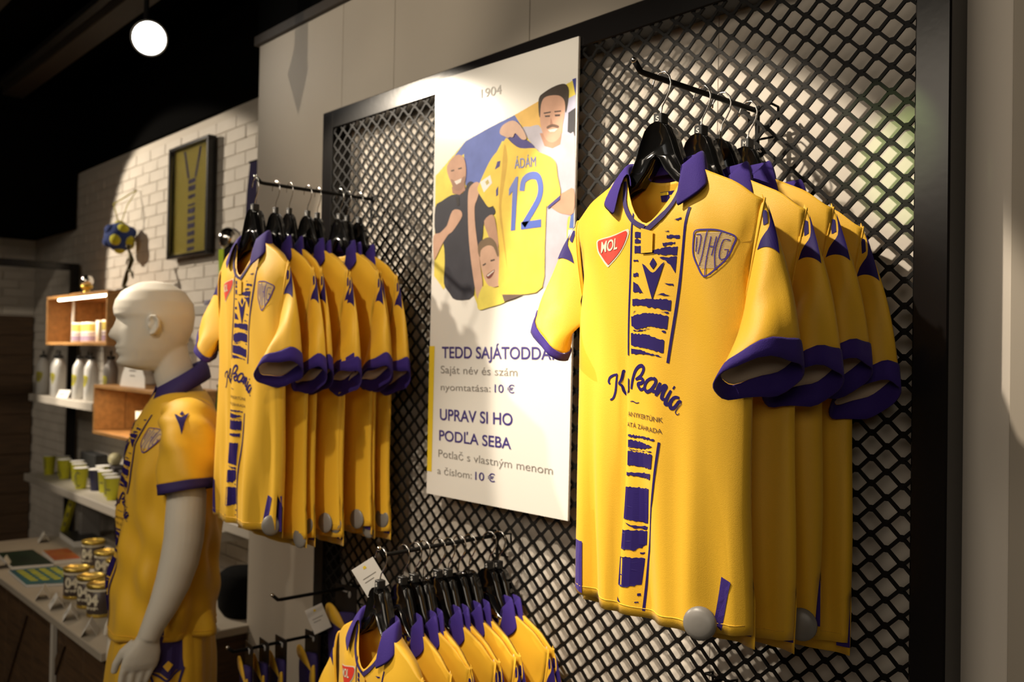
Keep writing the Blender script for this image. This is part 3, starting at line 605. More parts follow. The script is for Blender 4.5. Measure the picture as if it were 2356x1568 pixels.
        me = bpy.data.meshes.new('collar'); bm.to_mesh(me); bm.free(); me.materials.append(m)
        o = link_me('collar', me, parent)
        sm = o.modifiers.new('thick', 'SOLIDIFY'); sm.thickness = .0022; sm.offset = 0
        sb = o.modifiers.new('soft', 'SUBSURF'); sb.levels = 1; sb.render_levels = 1
        return o
    def front(s, off=.0016): return lambda a, b: Vector(s.sheet(a, min(b, s.topf(a)-.004))) + Vector((0, -off, 0))

EMB = [[(-.5, .42), (-.36, .36), (-.20, .24), (-.10, .17), (0, .14), (.10, .17), (.20, .24), (.36, .36), (.5, .42), (.32, .05), (0, -.62), (-.32, .05)],
       [(0, .56), (.10, .46), (.155, .39), (.10, .32), (0, .235), (-.10, .32), (-.155, .39), (-.10, .46)]]
def ragged(pts, amp, seed):
    r = random.Random(seed); out = []
    n = len(pts)
    for i in range(n):
        a = Vector(pts[i]); b = Vector(pts[(i+1) % n]); L = (b-a).length
        k = max(1, int(L/.0035)); nrm = Vector((-(b-a).y, (b-a).x)); nrm = nrm.normalized() if nrm.length > 0 else nrm
        hor = abs((b-a).x) > abs((b-a).y)
        for j in range(k):
            p = a.lerp(b, j/k)
            if hor and j: p = p+nrm*r.uniform(-amp, amp)
            out.append((p.x, p.y))
    return out
def front_print(J, parent, detail=True):
    fn = J.front()
    for q in ([(-.176, HEM+.016), (-.176, HEM+.106), (-.150, HEM+.106), (-.148, HEM+.010)], [(.150, HEM+.098), (.168, HEM+.092), (.150, HEM+.010), (.138, HEM+.020)]):
        if isinstance(J, Jersey):
            bm = bmesh.new(); art2d(bm, q); drape('vent_gap', bm, M_PUR, fn, parent, .012)
    bm = bmesh.new()
    for i, b in enumerate(JP['bars']):
        art2d(bm, ragged(b, .0013, i))
    stuff(drape('brush_stripe', bm, M_INK, fn, parent, .012))
    bm = bmesh.new()
    stroke2d(bm, smooth2d(JP['lineL'], 6), .0036); stroke2d(bm, smooth2d(JP['lineR'], 6), .0052); stroke2d(bm, smooth2d(JP['lineR2'], 5), .0046)
    drape('stripe_line', bm, M_INK, fn, parent, .012)
    (cx, cz), (ex, ez), (bx, bz) = JP['embl']
    bm = bmesh.new()
    for p in EMB: art2d(bm, [(cx+a*.047, cz+b*.062-.002) for a, b in p])
    drape('chest_emblem', bm, M_INK, J.front(.0019), parent, .012)
    # sponsor badge
    bd = JP['badge']; c = (sum(p[0] for p in bd)/len(bd), sum(p[1] for p in bd)/len(bd))
    bm = bmesh.new(); art2d(bm, smooth2d([(c[0]+(p[0]-c[0])*1.13, c[1]+(p[1]-c[1])*1.13) for p in bd], 2, True))
    o = drape('badge', bm, M_CREAM, J.front(.0014), parent, .008)
    bm = bmesh.new(); art2d(bm, smooth2d(bd, 2, True)); drape('badge_field', bm, M_RED, J.front(.0022), o, .008)
    bm = bmesh.new(); t = JP['badgeT']; text2d(bm, 'MOL', t[0], t[1], t[2], .02, .1)
    drape('badge_lettering', bm, M_CREAM, J.front(.0031), o, .008)
    # club crest
    bm = bmesh.new(); art2d(bm, smooth2d(JP['crest'], 3, True)); o = drape('crest', bm, M_YEL, J.front(.0012), parent, .008)
    bm = bmesh.new()
    cr = JP['crest']; xs = [p[0] for p in cr]; zs = [p[1] for p in cr]
    z = max(zs)-.006
    while z > min(zs)+.012:
        # clip each hatch line by the outline
        ins = []
        for a, b in zip(cr, cr[1:]+cr[:1]):
            if (a[1]-z)*(b[1]-z) < 0: ins.append(a[0]+(b[0]-a[0])*(z-a[1])/(b[1]-a[1]))
        if len(ins) == 2:
            x0, x1 = sorted(ins); stroke2d(bm, [(x0+.003, z), (x1-.003, z)], .0011)
        z -= .0024
    stuff(drape('crest_hatching', bm, M_CREAM, J.front(.0020), o, .008))
    bm = bmesh.new(); q = smooth2d(cr, 4, True); stroke2d(bm, q+[q[0], q[1]], .0026)
    for p in JP['crestS']: stroke2d(bm, smooth2d(p, 3), .0017)
    drape('crest_outline', bm, mat('violet_print', (.055, .028, .30), .6), J.front(.0027), o, .008)
    bm = bmesh.new()
    for i, p in enumerate(JP['script']):
        q = smooth2d(p, 6); n = len(q)
        wmax = (.0048 if i < 5 else .0064) if i < 14 else .0016
        stroke2d(bm, q, [wmax*(.55+.45*sin(pi*(k+.5)/n)**.6) for k in range(n)])
    drape('script_lettering', bm, M_INK, fn, parent, .012)
    bm = bmesh.new()
    t = JP['t1']; text2d(bm, 'ANYKERTÜNK', t[0], t[1], t[2]); t = JP['t2']; text2d(bm, 'ATÁ ZÁHRADA', t[0], t[1], t[2])
    drape('small_lettering', bm, mat('olive_thin_print', (.10, .05, .03), .6), fn, parent, .02)

def make_jersey(label, seed, loc, rotz=0, prints=False, group=None, flare=True, fold=1.0, ysc=1.0, tag_at=None, zsc=1.0):
    t = thing('jersey', label, 'jersey', loc, rotz, group)
    J = Jersey(seed, fold, 1.0, flare)
    J.body(M_YEL, t)
    for sd in (1, -1):
        sl = J.sleeve(sd, M_YEL, t)
        bm = bmesh.new()
        for p in EMB: art2d(bm, [(a, b) for a, b in p])
        def fn(a, b, sd=sd):
            # a across the sleeve face, b along it
            tt = .17-b*.25; ph = radians(42)-a*radians(80)
            return J.sleeve_pt(sd, tt, ph, .035)
        drape('sleeve_emblem', bm, M_INK, fn, sl, .08)
    J.collar(M_PUR, t)
    # placket trim below the collar opening, button tab
    fr = J.front(.003)
    bm = bmesh.new(); stroke2d(bm, smooth2d([(-.066, -.185), (-.056, -.228), (-.03, -.262), (-.002, -.277)], 6), .0085)
    stroke2d(bm, smooth2d([(.066, -.185), (.058, -.228), (.036, -.258), (-.006, -.288)], 6), [.0085]*12+[.010]*7)
    def trim(a, b): return Vector(J.sheet(a, min(b, J.topf(a)-.001))) + Vector((0, -.0032, 0 if b < J.topf(a) else b-J.topf(a)))
    drape('neck_trim', bm, M_DPUR, trim, t, .012)
    bm = bmesh.new(); art2d(bm, [(-.008, -.278), (.018, -.286), (.017, -.322), (-.007, -.322)]); drape('placket_tab', bm, M_YEL, J.front(.0042), t, .01)
    # inner neck label on the back panel
    bm = bmesh.new(); art2d(bm, [(-.022, -.205), (.028, -.205), (.028, -.222), (-.022, -.222)])
    nl = drape('neck_label', bm, M_INK, lambda a, b: Vector(J.sheet(a, b, True))+Vector((0, -.0025, 0)), t, .02)
    bm = bmesh.new(); art2d(bm, [(-.022, -.206), (-.004, -.206), (-.004, -.211), (-.022, -.211)]); art2d(bm, [(.012, -.206), (.026, -.206), (.026, -.210), (.012, -.210)])
    art2d(bm, [(-.002, -.212), (.006, -.212), (.005, -.226), (.002, -.230), (-.001, -.226)]); 
    drape('label_mark', bm, M_PY, lambda a, b: Vector(J.sheet(a, b, True))+Vector((0, -.0032, 0)), nl, .02)
    # hem seam and side vents with purple facing
    bm = bmesh.new()
    pts = [J.P(-1+2*i/40, .022, False) for i in range(41)]
    tube(bm, [Vector(p)+Vector((0, -.0008, 0)) for p in pts[1:-1]], .0009, 5)
    link('hem_seam', bm, M_YEL, t, True)
    for sd in (-1, 1):
        bm = bmesh.new()
        x = sd*.182
        vs = [bm.verts.new(p) for p in [(x-.017*sd, -.006, HEM+.092), (x+.004*sd, .003, HEM+.098), (x+.004*sd, .004, HEM+.004), (x-.019*sd, -.004, HEM+.004)]]
        bm.faces.new(vs)
        o = link('vent_facing', bm, M_PUR, t); m_ = o.modifiers.new('t', 'SOLIDIFY'); m_.thickness = .001
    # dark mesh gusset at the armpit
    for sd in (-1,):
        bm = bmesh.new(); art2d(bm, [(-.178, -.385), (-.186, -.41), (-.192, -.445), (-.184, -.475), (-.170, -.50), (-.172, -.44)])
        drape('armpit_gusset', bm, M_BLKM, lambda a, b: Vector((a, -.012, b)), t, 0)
    if prints: front_print(J, t)
    if tag_at: sec_tag(t, *tag_at)
    t.scale = (1.03, ysc, zsc)
    return t
def sec_tag(parent, x, y, z, nx, ny, r=.027, label=None):
    """round grey clip-on tag with a shallow dome and a rim"""
    bm = bmesh.new(); lathe(bm, [(0, .010), (r*.35, .0097), (r*.7, .0082), (r*.92, .0052), (r, .0018), (r, -.0018), (r*.9, -.005), (0, -.007)], 24)
    o = link('security_tag', bm, M_GREY, parent, True)
    o.location = (x, y, z); o.rotation_euler = Vector((nx, ny, .15)).to_track_quat('Z', 'Y').to_euler()
    return o

# ---------------------------------------------------------------- hangers and rails
def make_hanger(label, loc, rotz=0, size=None, hook_turn=0, group=None):
    t = thing('clothes_hanger', label, 'hanger', loc, rotz, group)
    o1 = [(0, -.086), (.012, -.088), (.024, -.098), (.034, -.118), (.045, -.148), (.058, -.172), (.080, -.187), (.12, -.212), (.150, -.230), (.166, -.243), (.166, -.250)]
    i1 = [(.140, -.240), (.105, -.226), (.070, -.208), (.045, -.196), (.022, -.172), (.010, -.152), (0, -.146)]
    bm = bmesh.new(); R = o1 + i1
    R = o1 + i1[:-1] + [(0, -.146)] + [(-a, b) for a, b in i1[:-1][::-1]] + [(-a, b) for a, b in o1[1:][::-1]]
    prism(bm, R, -.011, .011)
    bm.normal_update()
    es = [e for e in bm.edges if len(e.link_faces) == 2 and e.calc_face_angle() > .9]
    bmesh.ops.bevel(bm, geom=es, offset=.0065, segments=3, affect='EDGES', clamp_overlap=True)
    for v in bm.verts: v.co.y *= lerp(1.2, .40, sstep(.050, .100, abs(v.co.x)))
    b = link('hanger_body', bm, M_BLK, t, True)
    hk = [(0, 0, -.090), (0, 0, -.066), (.003, 0, -.055), (.012, 0, -.043), (.0195, 0, -.030), (.0215, 0, -.016), (.018, 0, -.004), (.008, 0, .0055), (-.004, 0, .006), (-.014, 0, -.001), (-.019, 0, -.012), (-.0195, 0, -.020)]
    h = tubeo('hook', M_CHR, [(a*cos(hook_turn)-b_*sin(hook_turn), a*sin(hook_turn), c) for a, b_, c in hk], .0017, 8, t)
    if size:
        bm = bmesh.new(); box(bm, -.0095, .0095, -.0095, .0095, -.088, -.069, .0012)
        c = link('size_marker', bm, mat('matt_black_marker', (.012, .012, .012), .45), t)
        bm = bmesh.new(); text2d(bm, size, (-.0035*len(size), -.0835), (.0035*len(size), -.0835), (-.0035*len(size), -.0735), .01)
        drape('size_letter', bm, M_WHITE, lambda a, b: Vector((a, -.0101, b)), c, 0)
    return t
def make_rail(label, X, z, L, loopw=.03, tilt=0, chrome=False, loc_y=0.0):
    """straight display arm that hooks into the mesh and stands out from the wall"""
    t = thing('display_rail', label, 'rail', (X, loc_y, z))
    m = M_BLKM
    z0 = -.006
    pts = [(0, -.004, z0), (0, -L*.5, z0-tilt*.5), (0, -L+.030, z0-tilt), (0, -L+.018, z0-tilt+.001), (0, -L, z0-tilt+.017)]
    tubeo('arm', m, pts, .0052, 10, t)
    bm = bmesh.new(); ball(bm, pts[-1], .0055); link('end_cap', bm, M_CHR, t, True)
    bm = bmesh.new()
    box(bm, -.0045, .0045, -.0105, -.0055, -.095, .004, .0008)
    link('upright', bm, m, t)
    for sd in (-1, 1):
        tubeo('wall_hook', m, [(0, -.006, -.004), (sd*.014, -.010, .001), (sd*loopw, -.012, .002), (sd*loopw, .012, .000), (sd*loopw, .014, -.026)], .0028, 8, t)
    tubeo('cross_wire', m, [(-.028, .006, -.060), (.028, .006, -.060)], .0025, 6, t)
    return t

# ---------------------------------------------------------------- mesh panel in a steel frame
fr = thing('mesh_panel', 'large black expanded metal mesh panel in a square tube frame on the wall', 'mesh panel', (0, 0, 0))
FX0, FX1, FZ0, FZ1 = -2.745, -.672, .10, 2.452
y0, y1 = -.020, YW-.013
boxo('frame_bar', M_FRAME, FX0, FX0+.062, y0, y1, FZ0, FZ1, .003, fr)
boxo('frame_bar', M_FRAME, FX1-.062, FX1, y0, y1, FZ0, FZ1, .003, fr)
boxo('frame_bar', M_FRAME, FX0+.0625, FX1-.0625, y0, y1, FZ1-.062, FZ1, .003, fr)
boxo('frame_bar', M_FRAME, FX0+.0625, FX1-.0625, y0, y1, FZ0, FZ0+.062, .003, fr)
bm = bmesh.new()
CW, CHH = .0568, .0450
def strand(bm, p, q, w, d):
    """flat strand turned a little out of the sheet"""
    p = Vector(p); q = Vector(q); t = (q-p).normalized(); n = Vector((-t.z, 0, t.x))
    A = n*w/2+Vector((0, -d/2, 0)); B = n*w/2+Vector((0, d/2, 0))
    a = [bm.verts.new(p+k) for k in (A, B, -A, -B)]; b = [bm.verts.new(q+k) for k in (A, B, -A, -B)]
    for i in range(4): bm.faces.new((a[i], a[(i+1) % 4], b[(i+1) % 4], b[i]))
zt = FZ1-.050; mx0 = FX0+.035; mx1 = FX1-.040
rows = int((zt-.12)/(CHH/2)); NB = .0052
YM = -.012
for r in range(rows):
    z = zt - r*CHH/2
    x = mx0 + (CW/2 if r % 2 else 0)
    while x < mx1:
        # node (bond) at (x,z): short horizontal piece; strands down-left and down-right
        if x > mx0 and x < mx1: strand(bm, (x-NB, YM, z), (x+NB, YM, z), .0118, .0040)
        if z-CHH/2 > .12:
            for sx in (-1, 1):
                xe = x+sx*CW/2
                if mx0-.001 < xe < mx1+.02: strand(bm, (x+sx*NB*.7, YM, z-.001), (xe-sx*NB*.7, YM, z-CHH/2+.001), .0064, .0042)
        x += CW
for f in bm.faces: f.smooth = False
stuff(link('metal_mesh', bm, M_BLKM, fr))
# ---------------------------------------------------------------- the four jersey racks on the mesh
R1X, R1Z = -1.057, 2.155
make_rail('black arm with four hangers at the right of the mesh, above the big jersey', R1X, R1Z, .385, .034)
r1 = [(-.275, 'S', 0), (-.172, 'S', 0), (-.110, None, 0), (-.022, 'M', 0)]
hl = ['black hanger marked S holding the front jersey of the right rail', 'black hanger marked S just behind the front one on the right rail',
      'black hanger without size cube, third from the front on the right rail', 'black hanger marked M nearest the mesh on the right rail']
jl = ['large yellow jersey with purple brush stripe, badge and crest, front of the right rail', 'yellow jersey second from the front on the right rail',
      'yellow jersey third from the front on the right rail', 'yellow jersey at the back of the right rail, against the mesh']
for k, (y, s, h) in enumerate(r1):
    rz = [0, radians(-4), radians(3), 0][k]
    make_hanger(hl[k], (R1X, y-.035 if k == 0 else y-.02, R1Z), rz, s, 0, 'hangers on the right rail')
    make_jersey(jl[k], 11+k, (R1X + [.008, .022, .022, .036][k], y-.035 if k == 0 else y-.02, R1Z + [0, .002, .014, -.006][k]), rz, k == 0, 'jerseys on the right rail', True,
                [1, 1.1, 1.1, .8][k], [1, .8, .8, .55][k], [(.128, -.052, HEM+.022, .35, -.9), None, (.172, -.046, HEM+.012, .45, -.9), None][k], [1, 1.03, 1.03, 1.06][k])

# left rail: eight jerseys
R2X, R2Z = -2.456, 2.137
make_rail('black arm at the left of the mesh crowded with eight hangers', R2X, R2Z, .400, .030)
r2 = [-.371, -.323, -.275, -.221, -.191, -.118, -.088, -.052]
nth = ['front', 'second from the front', 'third from the front', 'fourth from the front', 'fifth from the front', 'sixth from the front', 'seventh from the front', 'last, against the mesh,']
protoH = make_hanger('black hanger with clear size cube, front of the left rail', (R2X, r2[0]-.028, R2Z), 0, 'S', 0, 'hangers on the left rail')
J2 = make_jersey('yellow jersey with purple brush stripe and red badge, front of the left rail', 31, (R2X, r2[0]-.028, R2Z), 0, True, 'jerseys on the left rail', True, 1, .9, (.168, -.02, HEM+.02, 1, -.25), 1.02)
pv = []
for k in range(3):
    j = make_jersey('x', 40+k, (R2X, 0, R2Z), 0, False, 'jerseys on the left rail', True, 1.15, .5,
                    [(.172, -.012, HEM+.010, .8, -.6), (.165, -.02, HEM+.045, .5, -.9), (.150, -.04, HEM+.03, .6, -.8)][k], [1.05, 1.06, 1.045][k])
    pv.append(j)
for i in range(1, 8):
    rz = radians([0, 3, -2, 4, -3, 2, -3, 1][i]); loc = (R2X+[0, .004, -.004, .006, .012, .016, .012, .02][i], r2[i]-.014, R2Z+[0, -.002, .002, 0, -.003, .002, 0, -.002][i])
    dup(protoH, loc, rz, 'black hanger on the left rail, %s' % nth[i].strip(','), 'hangers on the left rail').scale = (1, .55, 1)
    lab = 'plain-sided yellow jersey on the left rail, %s' % nth[i].strip(',')
    if i <= 3:
        o = pv[i-1]; o.location = loc; o.rotation_euler = (0, 0, rz); o['label'] = lab
    else: dup(pv[i % 3], loc, rz, lab, 'jerseys on the left rail')
    if i > 4:
        pass
# lower rail: ten jerseys seen from above
R3X, R3Z = -1.827, 1.188
make_rail('black arm low in the middle of the mesh with a row of chrome hooks', R3X, R3Z, .375, .030, .006)
r3 = [-.350, -.302, -.270, -.245, -.203, -.174, -.144, -.112, -.050, -.020]
protoH3 = make_hanger('black hanger at the front end of the lower middle rail', (R3X, r3[0]-.02, R3Z), radians(-6), 'S', radians(12), 'hangers on the lower middle rail')
J3 = make_jersey('yellow jersey with red badge, front of the lower middle rail', 51, (R3X, r3[0]-.02, R3Z), radians(-6), True, 'jerseys on the lower middle rail', True, 1, .9)
pv3 = [make_jersey('x', 60+k, (R3X, 0, R3Z), 0, False, 'jerseys on the lower middle rail', True, 1, .45) for k in range(2)]
n3 = ['front', 'second', 'third', 'fourth', 'fifth', 'sixth', 'seventh', 'eighth', 'ninth', 'tenth']
for i in range(1, 10):
    rz = radians([0, -3, 2, -4, 3, -2, 2, -3, 4, 0][i]); loc = (R3X+.003*i, r3[i]-.006, R3Z+[0, 0, .002, .004, .004, .003, .006, .006, .006, .004][i])
    dup(protoH3, loc, rz, 'glossy black hanger, %s from the front on the lower middle rail' % n3[i], 'hangers on the lower middle rail', ('size_marker',) if i in (3, 6, 7) else ()).scale = (1.05, .85, 1)
    lab = 'yellow jersey with purple collar, %s from the front on the lower middle rail' % n3[i]
    if i <= 2:
        o = pv3[i-1]; o.location = loc; o.rotation_euler = (0, 0, rz); o['label'] = lab
    else: dup(pv3[i % 2], loc, rz, lab, 'jerseys on the lower middle rail')
# lowest rail at the bottom edge of the picture
R5X, R5Z = -1.13, 1.0
make_rail('black arm at the bottom right under the big jersey', R5X, R5Z, .34, .030)
for i, (y, tn) in enumerate([(-.25, .5), (-.17, -.6), (-.10, .4)]):
    h = make_hanger('chrome-hooked hanger %s on the bottom right arm' % ['farthest from the wall', 'in the middle', 'nearest the wall'][i], (R5X, y, R5Z+.002), radians(-4+4*i), None, tn, 'hangers on the bottom right arm')
# short arms at the lower left with packed sock sets
make_rail('thin empty-ended black arm above the sock packs', -2.509, .920, .29, .024)
make_rail('thin black arm with packs of purple and yellow socks', -2.661, .742, .355, .024)
def sock_pack(label, loc, rotz=0, s=1):
    t = thing('sock_pack', label, 'socks', loc, rotz, 'sock packs on the lower left arms')
    bm = bmesh.new()
    out = [(-.040, .018), (.044, .018), (.046, -.13), (-.038, -.13)]
    prism(bm, out, -.0015, .0015)
    link('header_card', bm, mat('dark_brown_card', (.012, .009, .008), .5), t)
    bm = bmesh.new(); tube(bm, [(-.012, -.003, .002), (.012, -.003, .002)], .0022, 6); ball(bm, (.020, -.004, -.004), .006, 1, .5, 1.6)
    link('hanging_tab', bm, mat('clear_grey_plastic', (.35, .34, .33), .2), t, True)
    # folded sock: leg, heel and toe
    bm = bmesh.new()
    prism(bm, smooth2d([(-.048, -.075), (.02, -.050), (.052, -.06), (.055, -.15), (.052, -.27), (-.040, -.27), (-.050, -.17)], 4, True), -.014, -.003)
    link('sock_leg', bm, M_DPUR, t, True)
    bm = bmesh.new(); prism(bm, smooth2d([(-.062, -.048), (-.045, -.035), (-.01, -.055), (.030, -.105), (.012, -.100), (-.05, -.078)], 4, True), -.019, -.0145)
    link('heel', bm, M_YEL, t, True)
    bm = bmesh.new(); prism(bm, smooth2d([(.052, -.085), (.034, -.10), (.026, -.14), (.040, -.17), (.056, -.15)], 4, True), -.020, -.0145)
    link('toe', bm, M_YEL, t, True)
    t.scale = (s, 1, s)
    return t
names = ['sock pack nearest the end of the lower left arm', 'second sock pack on the lower left arm', 'third sock pack on the lower left arm', 'sock pack nearest the mesh on the lower left arm']
for i, (y, dx) in enumerate([(-.285, 0), (-.235, .0), (-.180, .004), (-.075, .01)]):
    sock_pack(names[i], (-2.661+dx, y, .736), radians(-10+4*i), .92)
sock_pack('purple and yellow sock pack hanging on the upper of the two lower left arms', (-2.50, -.045, .905), radians(10), 1.15)
def price_card(name, label, c, w, h, nrm, roll, thick=.0012, lines=True):
    bm = bmesh.new(); box(bm, -w/2, w/2, -thick/2, thick/2, -h/2, h/2)
    o = link(name, bm, M_WHITE); tag(o, label, 'price tag', None)
    o.location = c
    q = Vector(nrm).to_track_quat('-Y', 'Z')
    o.rotation_euler = (q @ Matrix.Rotation(roll, 3, 'Y').to_quaternion()).to_euler()
    if lines:
        bm = bmesh.new()
        stroke2d(bm, [(-w*.3, h*.05), (w*.3, h*.05)], h*.025); stroke2d(bm, [(-w*.3, -h*.07), (w*.12, -h*.07)], h*.025)
        drape('print_line', bm, M_GINK, lambda a, b: Vector((a, -thick/2-.0006, b)), o, 0)
        bm = bmesh.new(); art2d(bm, [(-.003+w*.0, h*.40), (.003, h*.40), (.004, h*.31), (-.004, h*.31)]); drape('print_mark', bm, M_PY, lambda a, b: Vector((a, -thick/2-.0006, b)), o, 0)
    return o
price_card('price_tag', 'white price card tied to the end of the lower middle rail', (-1.86, -.376, 1.120), .058, .075, (.85, -.55, .1), radians(-32))
price_card('price_tag', 'white price card beside the upper sock pack', (-2.555, -.108, .820), .056, .080, (.85, -.55, .1), radians(-24))

# poster board hung on the mesh
PX, PZ, PWd, PHt = -2.108, 1.260, .564, 1.160
pb = thing('poster', 'tall white price poster with three people holding a yellow shirt, hung on the mesh', 'poster', (0, 0, 0))
YP = -.0290
bm = bmesh.new(); prism(bm, [(PX-.003, PZ-.002), (PX+PWd-.006, PZ+.001), (PX+PWd+.003, PZ+PHt-.006), (PX+.004, PZ+PHt+.005)], YP, YP+.006)
link('board', bm, M_POST, pb)
YP -= .0004
for k, (nm, c, pts) in enumerate(PA):
    bm = bmesh.new()
    pts = [(max(.0005, min(PWd-.003, a)), b) for a, b in pts]
    if nm.startswith(('backdrop', 'blue', 'orange')) or len(pts) < 6: art2d(bm, ragged(pts, .001, k) if nm.startswith('backdrop') else pts)
    else: art2d(bm, smooth2d(pts, 3, True))
    m = mat('poster_print_'+nm.replace(' ', '_'), tuple(x*.95+.02 for x in c), .6, spec=.15, var=.18, vscale=22)
    drape('printed_picture', bm, m, lambda a, b, k=k: Vector((PX+a, YP-.00006*k, PZ+b)), pb, 0)
LY = YP-.0033
LT = YP-.0006
def ptext(name, s, key, m, bold=0, parent=pb):
    yy = LY if key == 'adam' else LT
    bm = bmesh.new(); t = PT[key]; text2d(bm, s, t[0], t[1], t[2], bold)
    drape(name, bm, m, lambda a, b: Vector((PX+a, yy, PZ+b)), parent, 0)
M_BL = mat('poster_blue_print', (.03, .08, .42), .5)
ptext('printed_name', 'ÁDÁM', 'adam', M_BL, .0)
# numerals 1 and 2 drawn as thick strokes
(x0, z0), (x1, z1) = PT['n1']
bm = bmesh.new(); art2d(bm, [(x0+.004, z0), (x0+.020, z0), (x0+.028, z1), (x0+.020, z1), (x0-.006, z1-.028), (x0-.006, z1-.045), (x0+.008, z1-.035)])
a = PT['n2']; bx, bz = a[0]; ww = a[1][0]-bx; hh = a[2][1]-bz
two = [(.02, .74), (.10, .93), (.42, 1.0), (.78, .95), (.93, .75), (.86, .55), (.55, .33), (.12, .07)]
stroke2d(bm, smooth2d([(bx+ww*p, bz+hh*(q*.94)) for p, q in two], 5), .0185)
art2d(bm, [(bx, bz), (bx+ww*.98, bz), (bx+ww*.98, bz+.019), (bx, bz+.019)])
drape('printed_number', bm, M_BL, lambda a, b: Vector((PX+a, LY, PZ+b)), pb, 0)
ptext('printed_year', '1904', 'y1904', mat('pale_grey_print', (.42, .41, .38), .5))
ptext('heading', 'TEDD SAJÁTODDÁ!', 'a', M_PINK, .016)
ptext('text_line', 'Saját név és szám', 'b', M_GINK, -.002)
ptext('text_line', 'nyomtatása:', 'c', M_GINK, -.002)
ptext('price_text', '10 €', 'c2', M_PINK, .01)
ptext('heading', 'UPRAV SI HO', 'd', M_PINK, .016)
ptext('heading', 'PODĽA SEBA', 'e', M_PINK, .016)
ptext('text_line', 'Potlač s vlastným menom', 'f', M_GINK, -.002)
ptext('text_line', 'a číslom:', 'g', M_GINK, -.002)
ptext('price_text', '10 €', 'g2', M_PINK, .01)
bm = bmesh.new(); art2d(bm, [(.0, .4132), (.024, .4132), (.021, .0615), (.0, .0615)])
drape('yellow_bar', bm, M_PY, lambda a, b: Vector((PX+a-.001, LT, PZ+b)), pb, 0)

# ---------------------------------------------------------------- display wall at the left
YS0, YS1 = -.02, .299
def floating_shelf(label, x0, x1, z0, z1, y0=YS0):
    o = boxo('wall_shelf', M_SHELF, x0, x1, y0, YS1, z0, z1, .003)
    return tag(o, label, 'shelf')
floating_shelf('grey-white floating shelf carrying the aluminium bottles', -6.215, -5.035, 1.320, 1.364)
floating_shelf('long grey-white floating shelf carrying the lime paper cups', -6.275, -3.80, .825, .870)
floating_shelf('short pale shelf just above the table, behind the back of the mannequin', -4.0+.22, -3.42, .895, .938, .10)
floating_shelf('small grey-white shelf under the tall trophy', -3.94, -3.50, 1.800, 1.842, .05)
floating_shelf('small grey-white shelf behind the shoulder of the mannequin', -4.05, -3.50, 1.30, 1.34, .05)
def crate(label, x0, x1, y0, y1, z0, z1, led=True, post=None):
    t = thing('wooden_crate', label, 'crate', ((x0+x1)/2, (y0+y1)/2, z0))
    cx, cy = (x0+x1)/2, (y0+y1)/2
    def B(n, a, b, c, d, e, f, m=M_CRATE, bev=.002): return boxo(n, m, a-cx, b-cx, c-cy, d-cy, e-z0, f-z0, bev, t)
    th = .018; n = 2; dy = (y1-y0)/n
    for i in range(n):
        B('board', x0, x1, y0+i*dy+.0015, y0+(i+1)*dy-.0015, z0, z0+th)
        B('board', x0, x1, y0+i*dy+.0015, y0+(i+1)*dy-.0015, z1-th, z1)
        for a, b in ((x0, x0+th), (x1-th, x1)): B('board', a, b, y0+i*dy+.0015, y0+(i+1)*dy-.0015, z0+th+.001, z1-th-.001)
    k = 6; dx = (x1-x0-2*th-.004)/k
    for i in range(k): B('back_board', x0+th+.002+i*dx+.001, x0+th+.002+(i+1)*dx-.001, y1-.014, y1-.002, z0+th+.001, z1-th-.001)
    for a in (x0+th+.001, x1-th-.026): 
        B('corner_post', a, a+.025, y1-.040, y1-.015, z0+th+.001, z1-th-.001)
    if led: B('led_strip', x0+.20*(x1-x0), x1-.022, y0+.004, y0+.016, z1-th-.013, z1-th-.001, M_LEDM, .001)
    if post: B('white_post', post-.006, post+.006, y0+.10, y0+.112, z0+th+.001, z1-th-.001, M_WHITE, .001)
    return t
crate('upper honey pine crate with a glowing light strip and mugs inside', -5.89, -4.84, YS0, YS1, 1.663, 1.945, True, -5.74)
crate('lower honey pine crate with two patterned mugs, under the white card', -5.015, -4.10, YS0, YS1, 1.209, 1.462, False)
# warm light of the upper crate's strip; the lower crate's lamp has no strip
d = bpy.data.lights.new('crate_light', 'AREA'); d.shape = 'RECTANGLE'; d.size = .8; d.size_y = .012; d.energy = 1.6; d.color = (1, .72, .42)
o = bpy.data.objects.new('crate_light', d); COL.objects.link(o); o.location = (-5.25, .0, 1.910); 
d2 = d.copy(); d2.energy = 1.3; d2.size = .6; o = bpy.data.objects.new('crate_light', d2); COL.objects.link(o); o.location = (-4.60, .0, 1.438)

